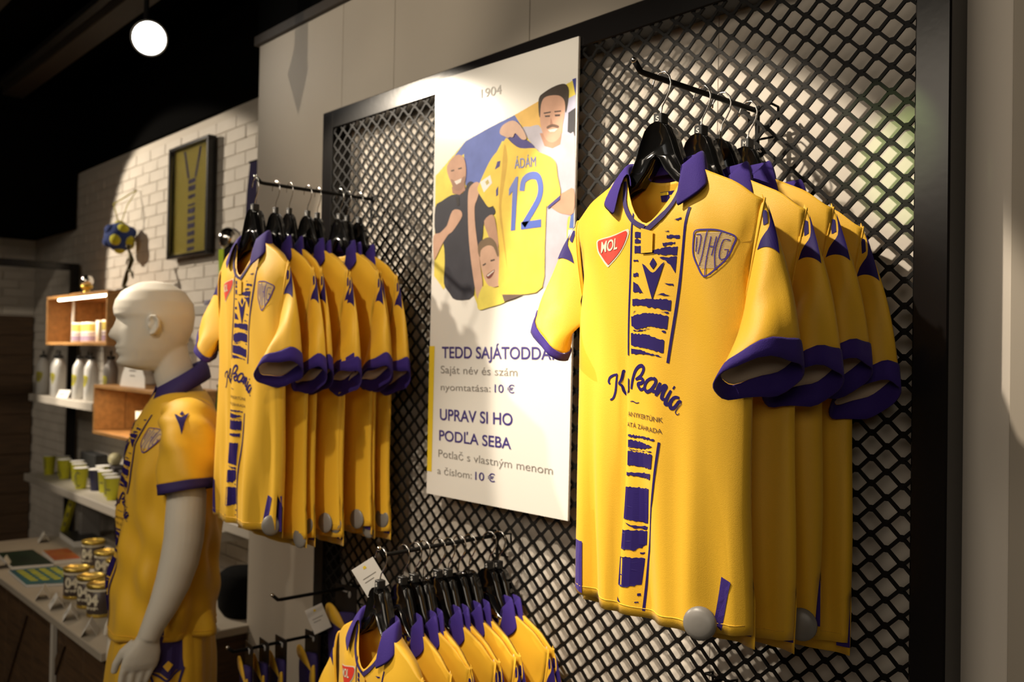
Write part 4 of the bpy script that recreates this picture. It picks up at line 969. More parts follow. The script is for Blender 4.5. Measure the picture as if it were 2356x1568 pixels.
M_LILAC = mat('lilac_print', (.28, .22, .34), .5)
def mug(label, loc, rot=0, tall=.112, kind=0):
    t = thing('mug', label, 'mug', loc, rot, 'mugs in the crates')
    lathe_o('cup_body', M_WHITE, [(.036, 0), (.040, .002), (.041, tall), (.038, tall), (.036, .006), (0, .005)], 24, t)
    def band(nm, z0, z1, m, a0=0, a1=2*pi, r=.0414):
        bm = bmesh.new(); n = 20
        A = [bm.verts.new((r*cos(a0+(a1-a0)*k/n), r*sin(a0+(a1-a0)*k/n), z0)) for k in range(n+1)]
        B_ = [bm.verts.new((r*cos(a0+(a1-a0)*k/n), r*sin(a0+(a1-a0)*k/n), z1)) for k in range(n+1)]
        for k in range(n): bm.faces.new((A[k], A[k+1], B_[k+1], B_[k]))
        link(nm, bm, m, t, True)
    if kind == 0:
        band('yellow_band', tall*.55, tall*.92, M_CREAM2); band('lilac_band', tall*.06, tall*.32, M_LILAC)
        band('lilac_line', tall*.40, tall*.46, M_LILAC)
    else:
        band('yellow_band', tall*.05, tall*.95, M_PY, -1.2, -.6); band('pattern_band', tall*.05, tall*.95, mat('grey_brown_pattern', (.25, .20, .14), .6, var=.6, vscale=40), -3.0, -1.2)
        band('purple_band', tall*.1, tall*.9, M_INK, -1.2, -1.0, .0418)
    bm = bmesh.new(); tube(bm, [(.038, 0, tall*.78), (.058, 0, tall*.74), (.066, 0, tall*.52), (.058, 0, tall*.28), (.038, 0, tall*.22)], .0045, 8)
    link('handle', bm, M_WHITE, t, True)
    return t
M_CREAM2 = mat('pale_yellow_print', (.58, .50, .12), .5)
mug('first mug from the left in the upper crate', (-5.66, .10, 1.682), 2.0)
mug('second mug from the left in the upper crate', (-5.545, .115, 1.682), 2.2)
mug('third mug from the left in the upper crate', (-5.43, .10, 1.682), 2.1)
mug('patterned mug second from the right in the upper crate', (-5.245, .10, 1.682), 2.0, .118, 1)
mug('rightmost mug in the upper crate, yellow above lilac', (-5.08, .08, 1.682), 2.4, .118)
mug('patterned mug at the left in the lower crate', (-4.62, .10, 1.228), 2.2, .115, 1)
mug('white mug in the lower crate, half hidden by the mannequin', (-4.44, .05, 1.228), 2.2, .112)
def bottle(label, x, y, z, h=.262, r=.037, m=None, decal=True, rz=0):
    t = thing('water_bottle', label, 'bottle', (x, y, z), rz, 'aluminium bottles on the shelf')
    k = h/.262
    lathe_o('bottle_body', m or M_ALU, [(r*.9, 0), (r, .004*k), (r, .165*k), (r*.93, .182*k), (r*.62, .205*k), (r*.46, .213*k), (r*.46, .222*k)], 24, t)
    lathe_o('cap', M_BLK, [(r*.56, .2225*k), (r*.56, .236*k), (r*.5, .239*k)], 18, t)
    bm = bmesh.new(); n = 16
    tube(bm, [(.013*k*cos(2*pi*q/n), 0, .251*k+.013*k*sin(2*pi*q/n)) for q in range(n+1)], .0035*k, 6); link('carry_loop', bm, M_BLK, t, True)
    if decal:
        bm = bmesh.new(); art2d(bm, smooth2d([(-.024, .026), (0, .031), (.024, .026), (.024, .0), (.014, -.022), (0, -.034), (-.014, -.022), (-.024, 0)], 3, True))
        def f(a, b): th = -pi/2+.55+a/r; return Vector(((r+.0006)*cos(th), (r+.0006)*sin(th), .105*k+b*k))
        e = drape('shield_print', bm, M_LIME2, f, t, .006)
        bm = bmesh.new()
        for a in (-.010, .004, .014): stroke2d(bm, [(a, .018), (a-.002, -.014)], .0022)
        def f2(a, b): th = -pi/2+.55+a/r; return Vector(((r+.0012)*cos(th), (r+.0012)*sin(th), .105*k+b*k))
        drape('shield_lines', bm, M_PUR, f2, e, .01)
    return t
M_LIME2 = mat('mustard_lime_print', (.42, .38, .02), .5)
M_ALU2 = mat('grey_steel_bottle', (.28, .26, .24), .35, .3)
bottle('leftmost white bottle on the bottle shelf', -6.145, .040, 1.365)
bottle('second white bottle from the left on the bottle shelf', -5.985, .075, 1.365, rz=.3)
bottle('third white bottle from the left on the bottle shelf', -5.80, .035, 1.365, rz=-.6)
bottle('white bottle standing behind, in the middle of the bottle shelf', -5.78, .19, 1.365, decal=False)
bottle('white bottle right of the small price tent', -5.475, .050, 1.365, rz=-.4)
bottle('white bottle beside the lower crate', -5.29, .055, 1.365, rz=-.5)
bottle('dull steel bottle just left of the face of the mannequin', -5.12, .10, 1.365, .268, .038, M_ALU2, True, -.5)
bottle('short dark bottle on the lower crate, nearest the chin of the mannequin', -4.90, .13, 1.463, .185, .030, M_ALU2, False)
def tent(label, x, y, z, rz=0, s=1):
    bm = bmesh.new()
    w_, h_, b_ = .045*s, .05*s, .028*s
    for sg in (-1, 1):
        v = [bm.verts.new(p) for p in [(-w_, sg*b_, 0), (w_, sg*b_, 0), (w_, 0, h_), (-w_, 0, h_)]]
        bm.faces.new(v if sg < 0 else v[::-1])
    bm2 = bm
    o = link('price_tent', bm2, M_WHITE); o.location = (x, y, z+.0008*s); o.rotation_euler = (0, 0, rz)
    sm = o.modifiers.new('t', 'SOLIDIFY'); sm.thickness = .0008
    tag(o, label, 'price tag', None)
    bm = bmesh.new()
    for i in range(3): stroke2d(bm, [(-w_*.6, .5-.12*i+.1), (w_*(.6-.3*i), .5-.12*i+.1)], .04)
    drape('print_line', bm, M_GINK, lambda a, b: Vector((a, -b_*(1-b)-.0012, h_*b)), o, 0)
    return o
tent('small folded price tent between the white bottles', -5.60, .012, 1.3645, radians(30), .9)
# white cut-out card on the lower crate
bm = bmesh.new(); prism(bm, [(-.17, 0), (.17, 0), (.165, .05), (.10, .115), (-.085, .115), (-.14, .06)], -.002, .002)
o = link('info_card', bm, M_WHITE); o.location = (-4.64, .045, 1.4625); tag(o, 'white info card standing on the lower crate under the chin of the mannequin', 'card')
bm = bmesh.new(); stroke2d(bm, [(-.04, .08), (.05, .08)], .008); stroke2d(bm, [(-.03, .055), (.04, .055)], .006)
drape('print_line', bm, M_GINK, lambda a, b: Vector((a, -.0028, b)), o, 0)
# lime paper cups with dark letters
def cup(label, x, y, z, letter, rz, base=M_LIME):
    t = thing('paper_cup', label, 'cup', (x, y, z), rz, 'lime paper cups on the long shelf')
    prof = [(.026, 0), (.0275, .001), (.036, .112), (.0375, .113), (.0375, .117), (.034, .117), (.0255, .004), (0, .004)]
    lathe_o('cup_wall', base, prof, 22, t)
    lathe_o('rim', M_WHITE, [(.0362, .1125), (.039, .114), (.039, .118), (.0345, .1185)], 22, t)
    bm = bmesh.new()
    w_ = .0055
    L = {'I': [[(0, .035), (0, .1)], [(0, .012), (0, .022)]], 'D': [[(-.013, .015), (-.013, .095), (.006, .090), (.015, .055), (.006, .02), (-.013, .015)]],
         'A': [[(-.015, .012), (0, .098), (.015, .012)], [(-.009, .04), (.009, .04)]], 'C': [[(.013, .085), (0, .095), (-.013, .08), (-.013, .03), (0, .014), (.013, .025)]],
         'T': [[(-.014, .055), (.014, .055)]], 'H': [[(-.012, .012), (-.012, .098)], [(.012, .012), (.012, .098)], [(-.012, .055), (.012, .055)]]}
    for p in L[letter]: stroke2d(bm, p, w_)
    def f(a, b):
        r = .0272+(.0355-.0272)*b/.112+.0007; th = -pi/2+.5+a/r
        return Vector((r*cos(th), r*sin(th), b))
    drape('dark_letter', bm, M_NAVY, f, t, .008)
    return t
cs = [(-6.13, .085, 'I', 0), (-6.03, .135, 'D', .5), (-5.88, .10, 'A', -.4), (-5.74, .13, 'T', .3), (-5.60, .10, 'A', .1), (-5.42, .055, 'C', .2), (-5.43, .175, 'D', 0), (-5.21, .115, 'T', .1), (-5.06, .09, 'D', .4), (-4.93, .06, 'T', 0)]
cl = ['lime paper cup at the left end of the row, mark like an exclamation point', 'second lime cup from the left end of the row', 'third lime cup from the left end of the row', 'fourth lime cup from the left end of the row',
      'lime cup with a dark A near the middle of the row', 'foremost lime cup with a dark C', 'lime cup standing right behind the cup with the C', 'lime cup third from the mannequin', 'lime cup second from the mannequin', 'lime cup nearest the mannequin']
for (x, y, l, r), lb in zip(cs, cl): cup(lb, x, y, .8705, l, r)
cup('dark navy paper cup beside the cup with the C', -5.31, .10, .8705, 'T', 0, M_NAVY)
# dark boxes with pale balls behind the cups
for i, (x, y) in enumerate([(-5.42, .245), (-5.12, .23)]):
    t = thing('ball_box', ['dark gift box with a pale ball, left one behind the cups', 'dark gift box with a pale ball, right one behind the cups'][i], 'box', (x, y, .8705))
    boxo('carton', mat('dark_carton', (.02, .016, .018), .6), -.09, .09, -.045, .045, 0, .115, .003, t)
    bm = bmesh.new(); ball(bm, (0, -.01, .152), .037); link('pale_ball', bm, mat('pale_cream_ball', (.42, .38, .22), .5), t, True)
o = boxo('storage_box', mat('dark_grey_box', (.03, .03, .03), .6), -5.97, -5.70, .215, .290, .8705, 1.02, .004); tag(o, 'low dark box on the cup shelf behind the first cups', 'box')
tent('folded price tent on the short shelf behind the mannequin', -3.60, .16, .9385, radians(20), 1.0)
# lime lanyard scarf leaning below the cup shelf and grey post next to it
t = thing('rolled_scarf', 'lime rolled scarf with dark letters leaning below the cup shelf', 'scarf', (-5.60, .05, .5935))
bm = bmesh.new(); prism(bm, [(-.13, 0), (-.055, 0), (.12, .225), (.045, .225)], -.010, .010); link('scarf_cloth', bm, M_LIME2, t)
bm = bmesh.new(); 
for k in range(3): art2d(bm, [(-.06+.045*k, .035+.06*k), (-.035+.045*k, .04+.06*k), (-.02+.045*k, .065+.06*k), (-.045+.045*k, .06+.06*k)])
drape('scarf_letter', bm, M_NAVY, lambda a, b: Vector((a, -.0108, b)), t, 0)
o = boxo('display_stand', mat('grey_metal_plate', (.18, .17, .16), .5), -5.43, -5.38, .05, .15, .594, .823, .002); tag(o, 'grey metal plate stand beside the lime scarf', 'stand')
o = boxo('picture_book', mat('dark_red_cover', (.10, .03, .015), .5, var=.8, vscale=9, col2=(.05, .05, .02)), -5.30, -5.02, .20, .215, .5935, .76, .002); tag(o, 'dark red and olive picture book leaning behind the jars', 'book')
# table with wooden front
t = thing('display_table', 'low display table with pale top and dark plank front', 'table', (-4.45, -.1, 0))
boxo('table_top', mat('pale_table_laminate', (.40, .35, .28), .5, var=.1, vscale=4), -1.15, 1.108, -.40, .390, .562, .593, .003, t)
k = 10
for i in range(k):
    a = -1.12+i*.219
    boxo('front_plank', M_WOOD, a, a+.212, -.375, -.355, .0, .560, .003, t)
for i in range(4): boxo('end_plank', M_WOOD, 1.07, 1.09, -.354+.18*i, -.180+.18*i, 0, .560, .003, t)
for x in (-.55, .50): boxo('corner_leg', M_SHELF, x, x+.03, -.395, -.376, 0, .560, .002, t)
for a in (.09, .62): 
    bm = bmesh.new(); prism(bm, [(a-.40, .03), (a-.35, .03), (a+.02, .50), (a-.03, .50)], -.384, -.376); link('brace', bm, M_WOODH, t)
tent('folded price tent at the right end of the table behind the mannequin', -3.42, -.12, .5935, radians(40), 1.1)
bm = bmesh.new()
lathe(bm, [(.10, 0), (.125, .03), (.135, .12), (.12, .18), (.09, .20)], 18)
o = link('shoulder_bag', bm, mat('black_bag_cloth', (.003, .003, .003), .9, bump=.4, bscale=40, spec=.08), None, True); o.location = (-3.50, .10, .5935); o.scale = (.9, .75, .9); tag(o, 'black soft bag at the right end of the table behind the mannequin', 'bag')
# golden-lidded brown cans marked 04
M_CAN = mat('dark_brown_can', (.060, .042, .035), .4)
def can(label, x, y, z, rz=0):
    t = thing('coffee_can', label, 'can', (x, y, z), rz, 'brown cans marked 04 on the table')
    lathe_o('can_body', M_CAN, [(.043, 0), (.045, .002), (.045, .100), (.043, .101)], 26, t)
    lathe_o('white_ring', M_CREAM, [(.0455, .090), (.0457, .0905), (.0457, .0965), (.0455, .097)], 26, t)
    lathe_o('lid', M_GOLD, [(.047, .1012), (.048, .1025), (.048, .112), (.044, .1135), (.042, .110), (0, .110)], 26, t)
    lathe_o('base_ring', M_GOLD, [(.0456, .001), (.0460, .002), (.0460, .010), (.0456, .011)], 26, t)
    bm = bmesh.new(); text2d(bm, '04', (-.026, .045), (.026, .045), (-.026, .082), .05)
    text2d(bm, 'szerda', (-.026, .028), (.026, .028), (-.026, .040), .05)
    def f(a, b): r = .0460; th = -pi/2+.62+a/r; return Vector((r*cos(th), r*sin(th), b))
    drape('can_lettering', bm, M_CREAM, f, t, .008); t.scale = (1.12, 1.12, 1.12)
    return t
can('brown can at the back left of the group of cans', -4.70, -.10, .5935)
can('brown can in the middle of the back row of cans', -4.42, -.13, .5935, .1)
can('brown can at the back right, touching the edge of the mannequin', -4.23, -.14, .5935, .2)
can('brown can farthest back beside the mannequin', -4.60, .06, .5935)
can('brown can at the front left of the group of cans', -4.17, -.335, .5935, .25)
can('brown can in the middle of the front row of cans', -3.985, -.335, .5935)
can('brown can at the front right of the group of cans', -3.83, -.345, .5935, -.1)
t = thing('candle_tin', 'purple printed tin with white lid right of the brown cans', 'tin', (-3.655, -.325, .5935))
lathe_o('tin_body', mat('violet_grey_tin', (.06, .045, .13), .5, var=.5, vscale=30), [(.042, 0), (.044, .002), (.044, .115)], 24, t)
lathe_o('tin_lid', M_WHITE, [(.045, .1155), (.045, .138), (.042, .140)], 24, t)
bm = bmesh.new(); text2d(bm, 'SZ A', (-.028, .05), (.028, .05), (-.028, .068), .04)
drape('tin_lettering', bm, M_CREAM, lambda a, b: Vector((.0448*cos(-pi/2+.62+a/.0448), .0448*sin(-pi/2+.62+a/.0448), b)), t, .008)
lathe_o('lime_ring', M_LIME2, [(.0445, .004), (.0448, .005), (.0448, .015), (.0445, .016)], 24, t)
tents = [(-5.45, -.12, 'price tent at the back left on the table'), (-4.93, -.43, 'price tent at the left edge of the table'), (-4.235, -.445, 'price tent nearest the magazine'), (-4.05, -.445, 'price tent in front of the front left can'),
         (-3.85, -.45, 'price tent in front of the middle can'), (-3.60, -.455, 'price tent nearest the mannequin on the table')]
for x, y, lb in tents: tent('white folded '+lb, x, y, .5935, radians(-18+6*sin(x*9)), 1.0)
def booklet(name, label, pts, z, m, th=.010):
    t = thing(name, label, 'magazine')
    bm = bmesh.new()
    A = [bm.verts.new((a, b, z)) for a, b in pts]; B_ = [bm.verts.new((a, b, z+th)) for a, b in pts]
    for i in range(4): bm.faces.new((A[i], A[(i+1) % 4], B_[(i+1) % 4], B_[i]))
    bm.faces.new(A); bm.faces.new(B_)
    link('pages', bm, M_WHITE, t)
    bm = bmesh.new(); art2d(bm, pts); drape('cover', bm, m, lambda a, b: Vector((a, b, z+th+.0008)), t, 0)
    return t
mg = booklet('magazine', 'teal magazine with yellow lettering at the front of the table', [(-4.76, -.24), (-4.80, -.445), (-4.46, -.455), (-4.36, -.25)], .594, mat('teal_cover', (.03, .16, .17), .35, var=.6, vscale=7, col2=(.02, .06, .10)))
bm = bmesh.new()
rr = random.Random(3)
for i in range(4):
    for j in range(6):
        a = -4.765+.045*j+.012*i; b = -.425+.045*i
        art2d(bm, [(a, b), (a+.030+rr.uniform(-.01, .008), b+.003), (a+.034, b+.030), (a+.006, b+.032)])
stuff(drape('cover_lettering', bm, mat('bright_yellow_print', (.55, .55, .03), .4), lambda a, b: Vector((a, b, .6056)), mg, 0))
booklet('magazine', 'dark green magazine behind the teal one', [(-5.20, -.24), (-5.22, -.40), (-4.85, -.42), (-4.80, -.25)], .594, mat('dark_green_cover', (.012, .035, .018), .35, var=.7, vscale=12), .014)
booklet('magazine', 'orange and red magazine in front of the back left can', [(-5.10, -.10), (-5.12, -.215), (-4.84, -.235), (-4.82, -.12)], .594, mat('orange_red_cover', (.40, .20, .04), .35, var=.9, vscale=9, col2=(.30, .03, .02)), .02)
booklet('magazine', 'dark flat folder at the far left end of the table', [(-5.50, .12), (-5.52, -.02), (-5.20, -.04), (-5.18, .10)], .594, mat('black_cover', (.02, .02, .02), .4), .03)

# trophies
t = thing('tall_trophy', 'tall trophy with silver ball on a lime and black wedge over a purple foot', 'trophy', (-3.745, .12, 1.8425))
bm = bmesh.new(); box(bm, -.115, .085, -.06, .06, 0, .022, .004); link('foot', bm, mat('purple_marbled_base', (.05, .03, .16), .3, var=.9, vscale=30, col2=(.4, .38, .45)), t)
bm = bmesh.new(); prism(bm, [(-.045, .0225), (.0, .0225), (-.005, .24), (-.060, .24)], -.022, .022); link('lime_wedge', bm, mat('lime_acrylic', (.40, .55, .02), .2), t)
bm = bmesh.new(); prism(bm, [(.001, .0225), (.045, .0225), (.062, .24), (-.004, .24)], -.024, .024); link('black_wedge', bm, M_BLK, t)
bm = bmesh.new(); ball(bm, (0, 0, .285), .048, u=20, v=12); link('silver_ball', bm, M_CHR, t, True)
t = thing('ball_trophy', 'small chrome ball trophy on a gold cup atop the upper crate', 'trophy', (-5.62, .12, 1.9455))
boxo('wood_base', M_CRATE, -.10, .10, -.06, .06, 0, .018, .002, t)
lathe_o('gold_cup', M_GOLD, [(.030, .0185), (.018, .03), (.012, .036), (.030, .050), (.036, .062)], 18, t)
bm = bmesh.new(); ball(bm, (0, 0, .090), .036, u=20, v=12); link('chrome_ball', bm, M_CHR, t, True)
t = thing('figurine', 'slender dark golden dancer figurine below the plush ball', 'figurine', (-4.94, .12, 1.9455))
boxo('plinth', M_BLK, -.10, .035, -.03, .03, 0, .016, .002, t)
bm = bmesh.new()
tube(bm, [(-.02, 0, .016), (-.075, 0, .035), (-.045, 0, .070), (-.035, 0, .10), (.01, 0, .135), (.035, 0, .165), (.01, 0, .195), (-.015, 0, .225)], [.014, .011, .013, .009, .011, .014, .010, .006], 8)
tube(bm, [(.0, 0, .118), (.045, 0, .095), (.060, 0, .070)], [.009, .007, .004], 8)
tube(bm, [(.030, 0, .165), (-.02, 0, .175), (-.045, 0, .150)], [.007, .006, .004], 8)
ball(bm, (-.02, 0, .238), .013)
link('dancer', bm, mat('dark_bronze', (.06, .045, .012), .35, .6), t, True)
# plush ball on a yellow string
t = thing('plush_ball', 'blue and yellow plush football hanging on a yellow string', 'ball', (-5.345, .205, 2.275))
M_PB = mat('royal_blue_plush', (.012, .030, .14), .9, bump=.6, bscale=80); M_PYL = mat('yellow_plush', (.40, .36, .01), .9, bump=.6, bscale=80)
bm = bmesh.new(); ball(bm, (0, 0, 0), .082, u=20, v=12); link('ball_core', bm, M_PB, t, True)
gr = (1+5**.5)/2
ico = [Vector(v).normalized() for v in [(0, 1, gr), (0, -1, gr), (0, 1, -gr), (0, -1, -gr), (1, gr, 0), (-1, gr, 0), (1, -gr, 0), (-1, -gr, 0), (gr, 0, 1), (gr, 0, -1), (-gr, 0, 1), (-gr, 0, -1)]]
rotm = Matrix.Rotation(.5, 3, 'X') @ Matrix.Rotation(.3, 3, 'Z')
for i, v in enumerate(ico):
    v = rotm @ v
    bm = bmesh.new(); ball(bm, v*.062, .034, 1, 1, 1, 12, 8)
    link('plush_patch', bm, M_PYL if i % 3 != 1 else M_PB, t, True)
tubeo('string', M_PYL, [(0, -.01, .09), (.006, -.04, .18), (.0, .085, .275)], .0035, 6, t)
tubeo('string', M_PYL, [(.03, .0, .09), (.02, .03, .18), (.004, .085, .273)], .0025, 6, t)
bm = bmesh.new(); tube(bm, [(0, .093, .272), (0, .070, .280)], .004, 6); link('nail', bm, M_CHR, t)
# framed jersey
t = thing('framed_jersey', 'framed yellow jersey behind glass on the brick wall', 'picture', (-4.545, .284, 2.115))
W2, H2 = .245, .575
for (a, b, c, d) in ((-W2, W2, 0, .018), (-W2, W2, H2-.018, H2), (-W2, -W2+.018, .0185, H2-.0185), (W2-.018, W2, .0185, H2-.0185)): boxo('frame_side', M_FRAME, a, b, -.030, .014, c, d, .002, t)
boxo('jersey_panel', mat('dull_yellow_cloth', (.62, .50, .08), .8, bump=.4, bscale=120), -W2+.019, W2-.019, .0, .012, .019, H2-.019, 0, t)
bm = bmesh.new(); rr = random.Random(5)
for i in range(13):
    z = .03+i*.038; h = rr.uniform(.012, .03)
    if i > 9: continue
    art2d(bm, ragged([(-.045, z), (.045, z+.003), (.045, z+h), (-.045, z+h-.002)], .003, i))
for sg in (-1, 1): art2d(bm, ragged([(sg*.11, .545), (sg*.085, .545), (sg*.03, .40), (sg*.055, .40)], .004, 20+sg))
stuff(drape('jersey_stripe', bm, mat('faded_purple_print', (.05, .035, .10), .7), lambda a, b: Vector((a, -.0012, b)), t, 0))
bm = bmesh.new(); box(bm, -W2+.019, W2-.019, -.020, -.017, .019, H2-.019); link('glass_pane', bm, M_GLASS, t)
# dark purple pennant at the end of the brick wall
t = thing('pennant', 'dark purple fringed pennant hanging where brick wall meets beige wall', 'pennant', (-3.86, .2905, 2.50))
bm = bmesh.new()
pts = [(-.055, 0), (.10, .0), (.10, -.40), (.07, -.42), (.04, -.37), (.01, -.41), (-.02, -.36), (-.06, -.40), (-.085, -.34), (-.092, -.25), (-.08, -.12)]
prism(bm, pts, -.004, .004); link('pennant_cloth', bm, mat('near_black_purple_cloth', (.007, .003, .030), .9, spec=.1), t)
bm = bmesh.new(); tube(bm, [(-.07, 0, .004), (.11, 0, .004)], .005, 8); link('pennant_rod', bm, M_BLK, t)
# green cups on the small shelf behind the mannequin
t = thing('green_vase', 'green glass vase on the small shelf behind the shoulder of the mannequin', 'vase', (-3.70, .12, 1.3405))
lathe_o('vase_glass', mat('green_glass', (.05, .16, .05), .1, trans=.5), [(.045, 0), (.055, .01), (.062, .08), (.055, .15), (.060, .165), (.054, .165), (.050, .15), (.055, .08), (.045, .012), (0, .01)], 20, t)
# black portal frame standing before the far wall
t = thing('portal_frame', 'black square-tube portal frame in front of the plank wall', 'frame', (-6.33, 0, 0))
boxo('upright', M_FRAME, -.02, .02, .235, .285, 0, 2.19, .003, t)
boxo('lintel', M_FRAME, -.02, .02, -2.6, .2345, 2.145, 2.19, .003, t)
boxo('upright', M_FRAME, -.02, .02, -2.65, -2.6005, 0, 2.19, .003, t)
# track spot under the ceiling, shining towards the viewer
lp = Vector((-3.525, -.320, 2.824))
dirv = (Vector((-.4, -.9, 1.7))-lp).normalized()
t = thing('track_spot', 'round white track spotlight shining under the black ceiling', 'spotlight', lp)
q = dirv.to_track_quat('Z', 'Y')
t.rotation_mode = 'QUATERNION'; t.rotation_quaternion = q
lathe_o('lamp_lens', M_LAMP, [(.0585, -.001), (.058, .003), (.04, .006), (0, .007)], 28, t)
lathe_o('housing', mat('white_lamp_housing', (.45, .44, .42), .4), [(.0, -.16), (.045, -.16), (.050, -.12), (.055, -.05), (.066, -.01), (.0665, .008), (.0600, .008), (.0595, -.002)], 28, t)
M_TR = M_BLKM
bm = bmesh.new(); tube(bm, [lp+Vector((0, 0, .06))-dirv*.08, lp+Vector((0, 0, .30))-dirv*.08], .010, 8)
o = link('track_bracket', bm, M_TR); o.parent = t; o.matrix_parent_inverse = Matrix.Translation(lp).inverted() if False else (Matrix.Translation(lp) @ q.to_matrix().to_4x4()).inverted()
o = boxo('lighting_track', M_TR, -6.4, 2.4, lp.y-.02-dirv.y*.08, lp.y+.02-dirv.y*.08, lp.z+.30, lp.z+.33, .002)
tag(o, 'black ceiling lighting track that carries the spotlight', 'track')

# pointed sign hanging from the ceiling above the picture, added unseen to cast its shadow on the beige wall
t = thing('hanging_pennant', 'dark pointed pennant hung from the ceiling, known by its shadow on the beige wall', 'pennant', (-2.83, -.81, 2.80))
bm = bmesh.new(); prism(bm, [(-.030, .125), (.042, .125), (.042, .02), (.048, .0), (.0, -.115), (-.066, .01), (-.030, .075)], -.004, .004); link('pennant_cloth', bm, M_DPUR, t)
bm = bmesh.new(); box(bm, -.006, .036, -.012, .012, .1255, .20); box(bm, .02, .065, -.012, .012, .16, .215); link('clamp', bm, M_BLK, t)
tubeo('cord', M_BLK, [(.02, 0, .20), (.02, 0, .60)], .003, 6, t)

# ---------------------------------------------------------------- mannequin
KS = 1.09
MX = -2.728
def mtr(p):          # mannequin-sized coordinates to the room
    a = radians(-15); x = p[0]-MX; y = p[1]+.51
    return EYE + (Vector((MX+x*cos(a)-y*sin(a), -.51+x*sin(a)+y*cos(a), p[2]))-EYE)*KS
def interp(tab, z):
    """tab: list of (z, v...) descending or ascending"""
    t = sorted(tab)
    if z <= t[0][0]: return t[0][1:]
    if z >= t[-1][0]: return t[-1][1:]
    for a, b in zip(t, t[1:]):
        if a[0] <= z <= b[0]:
            k = (z-a[0])/(b[0]-a[0]); 
            return tuple(lerp(p, q, k) for p, q in zip(a[1:], b[1:]))
mq = thing('mannequin', 'white male shop mannequin facing away from the wall, wearing a yellow kit', 'mannequin')
YF = [(1.851, -.578), (1.846, -.61), (1.835, -.640), (1.815, -.664), (1.79, -.679), (1.768, -.684), (1.752, -.681), (1.737, -.672), (1.72, -.672), (1.70, -.670), (1.68, -.669), (1.66, -.669), (1.64, -.667), (1.625, -.664), (1.612, -.667), (1.602, -.660), (1.594, -.640), (1.588, -.61)]
YB = [(1.851, -.572), (1.846, -.53), (1.835, -.503), (1.82, -.485), (1.787, -.461), (1.75, -.456), (1.71, -.460), (1.67, -.474), (1.63, -.490), (1.588, -.50)]
AX = [(1.851, .004), (1.846, .032), (1.835, .050), (1.82, .062), (1.79, .074), (1.75, .0785), (1.71, .075), (1.68, .071), (1.65, .064), (1.62, .053), (1.60, .042), (1.588, .030)]
def g(x, s): return exp(-(x/s)**2)
bm = bmesh.new()
nz, na = 60, 56; rings = []
for i in range(nz+1):
    t = i/nz; z = 1.588+(1.851-1.588)*(1-(1-t)**1.0)
    if i > nz-6: z = 1.851-(1.851-1.588)*((nz-i)/nz)**1.35*.9 if i < nz else 1.851
    yf, = interp(YF, z); yb, = interp(YB, z); a, = interp(AX, z); c = -.562
    ring = []
    for k in range(na):
        ph = 2*pi*k/na; cx, sy = cos(ph), sin(ph)   # sy=-1 is the face
        x = a*math.copysign(abs(cx)**.92, cx)
        y = c+(c-yf)*sy if sy < 0 else c+(yb-c)*sy
        if sy < 0:
            nose = interp([(1.742, 0), (1.735, .003), (1.715, .012), (1.697, .024), (1.688, .028), (1.680, .022), (1.672, .006), (1.668, 0)], z)[0]
            y -= nose*g(x, lerp(.007, .015, sstep(1.735, 1.685, z)))
            y += .010*(g(x-.031, .015)+g(x+.031, .015))*g(z-1.727, .013)
            y -= .005*(g(x-.031, .012)+g(x+.031, .012))*g(z-1.724, .006)
            y -= .005*(g(x-.03, .02)+g(x+.03, .02))*g(z-1.748, .007)
            y -= .009*g(x, .024)*g(z-1.656, .0065) + .0075*g(x, .021)*g(z-1.641, .0065)
            y += .004*g(x, .026)*g(z-1.6485, .0025)
            y -= .006*g(x, .02)*g(z-1.612, .012)
            y += .003*g(x, .02)*g(z-1.628, .006)
        ring.append(bm.verts.new((MX+x, y, z)))
    rings.append(ring)
for a, b in zip(rings, rings[1:]):
    for k in range(na): bm.faces.new((a[k], a[(k+1) % na], b[(k+1) % na], b[k]))
bm.faces.new(rings[0][::-1]); bm.faces.new(rings[-1])
# ears
for sd in (-1, 1):
    ex, ey, ez = MX+sd*.079, -.583, 1.719
    pts = [(ex+sd*.004, ey-.008, ez-.026), (ex+sd*.009, ey+.004, ez-.022), (ex+sd*.013, ey+.014, ez-.004), (ex+sd*.014, ey+.015, ez+.014), (ex+sd*.010, ey+.006, ez+.027), (ex+sd*.006, ey-.006, ez+.026), (ex+sd*.003, ey-.010, ez+.014)]
    tube(bm, pts, [.006, .006, .0055, .0055, .0055, .005, .004], 8)
    ball(bm, (ex+sd*.0, ey+.003, ez), .017, .45, .9, 1.5)
    ball(bm, (ex+sd*.003, ey-.010, ez-.002), .006, .8, .8, 1.2)
def rings_loft(bm, tab, n=36, cap=True):
    R = []
    for (z, a, b, cy, cx) in tab:
        R.append([bm.verts.new((MX+cx+a*cos(2*pi*k/n), cy+b*sin(2*pi*k/n), z)) for k in range(n)])
    for p, q in zip(R, R[1:]):
        for k in range(n): bm.faces.new((p[k], p[(k+1) % n], q[(k+1) % n], q[k]))
    if cap: bm.faces.new(R[0][::-1]); bm.faces.new(R[-1])
# neck and trunk
tube(bm, [(MX, -.470, 1.42), (MX, -.485, 1.50), (MX, -.505, 1.56), (MX, -.525, 1.62), (MX, -.540, 1.69)], [.085, .066, .0575, .057, .056], 24)
rings_loft(bm, [(.80, .150, .110, -.52, 0), (.90, .155, .105, -.52, 0), (1.05, .145, .095, -.515, 0), (1.20, .160, .105, -.51, 0), (1.35, .170, .105, -.505, 0), (1.45, .150, .090, -.495, 0), (1.50, .09, .065, -.49, 0)])
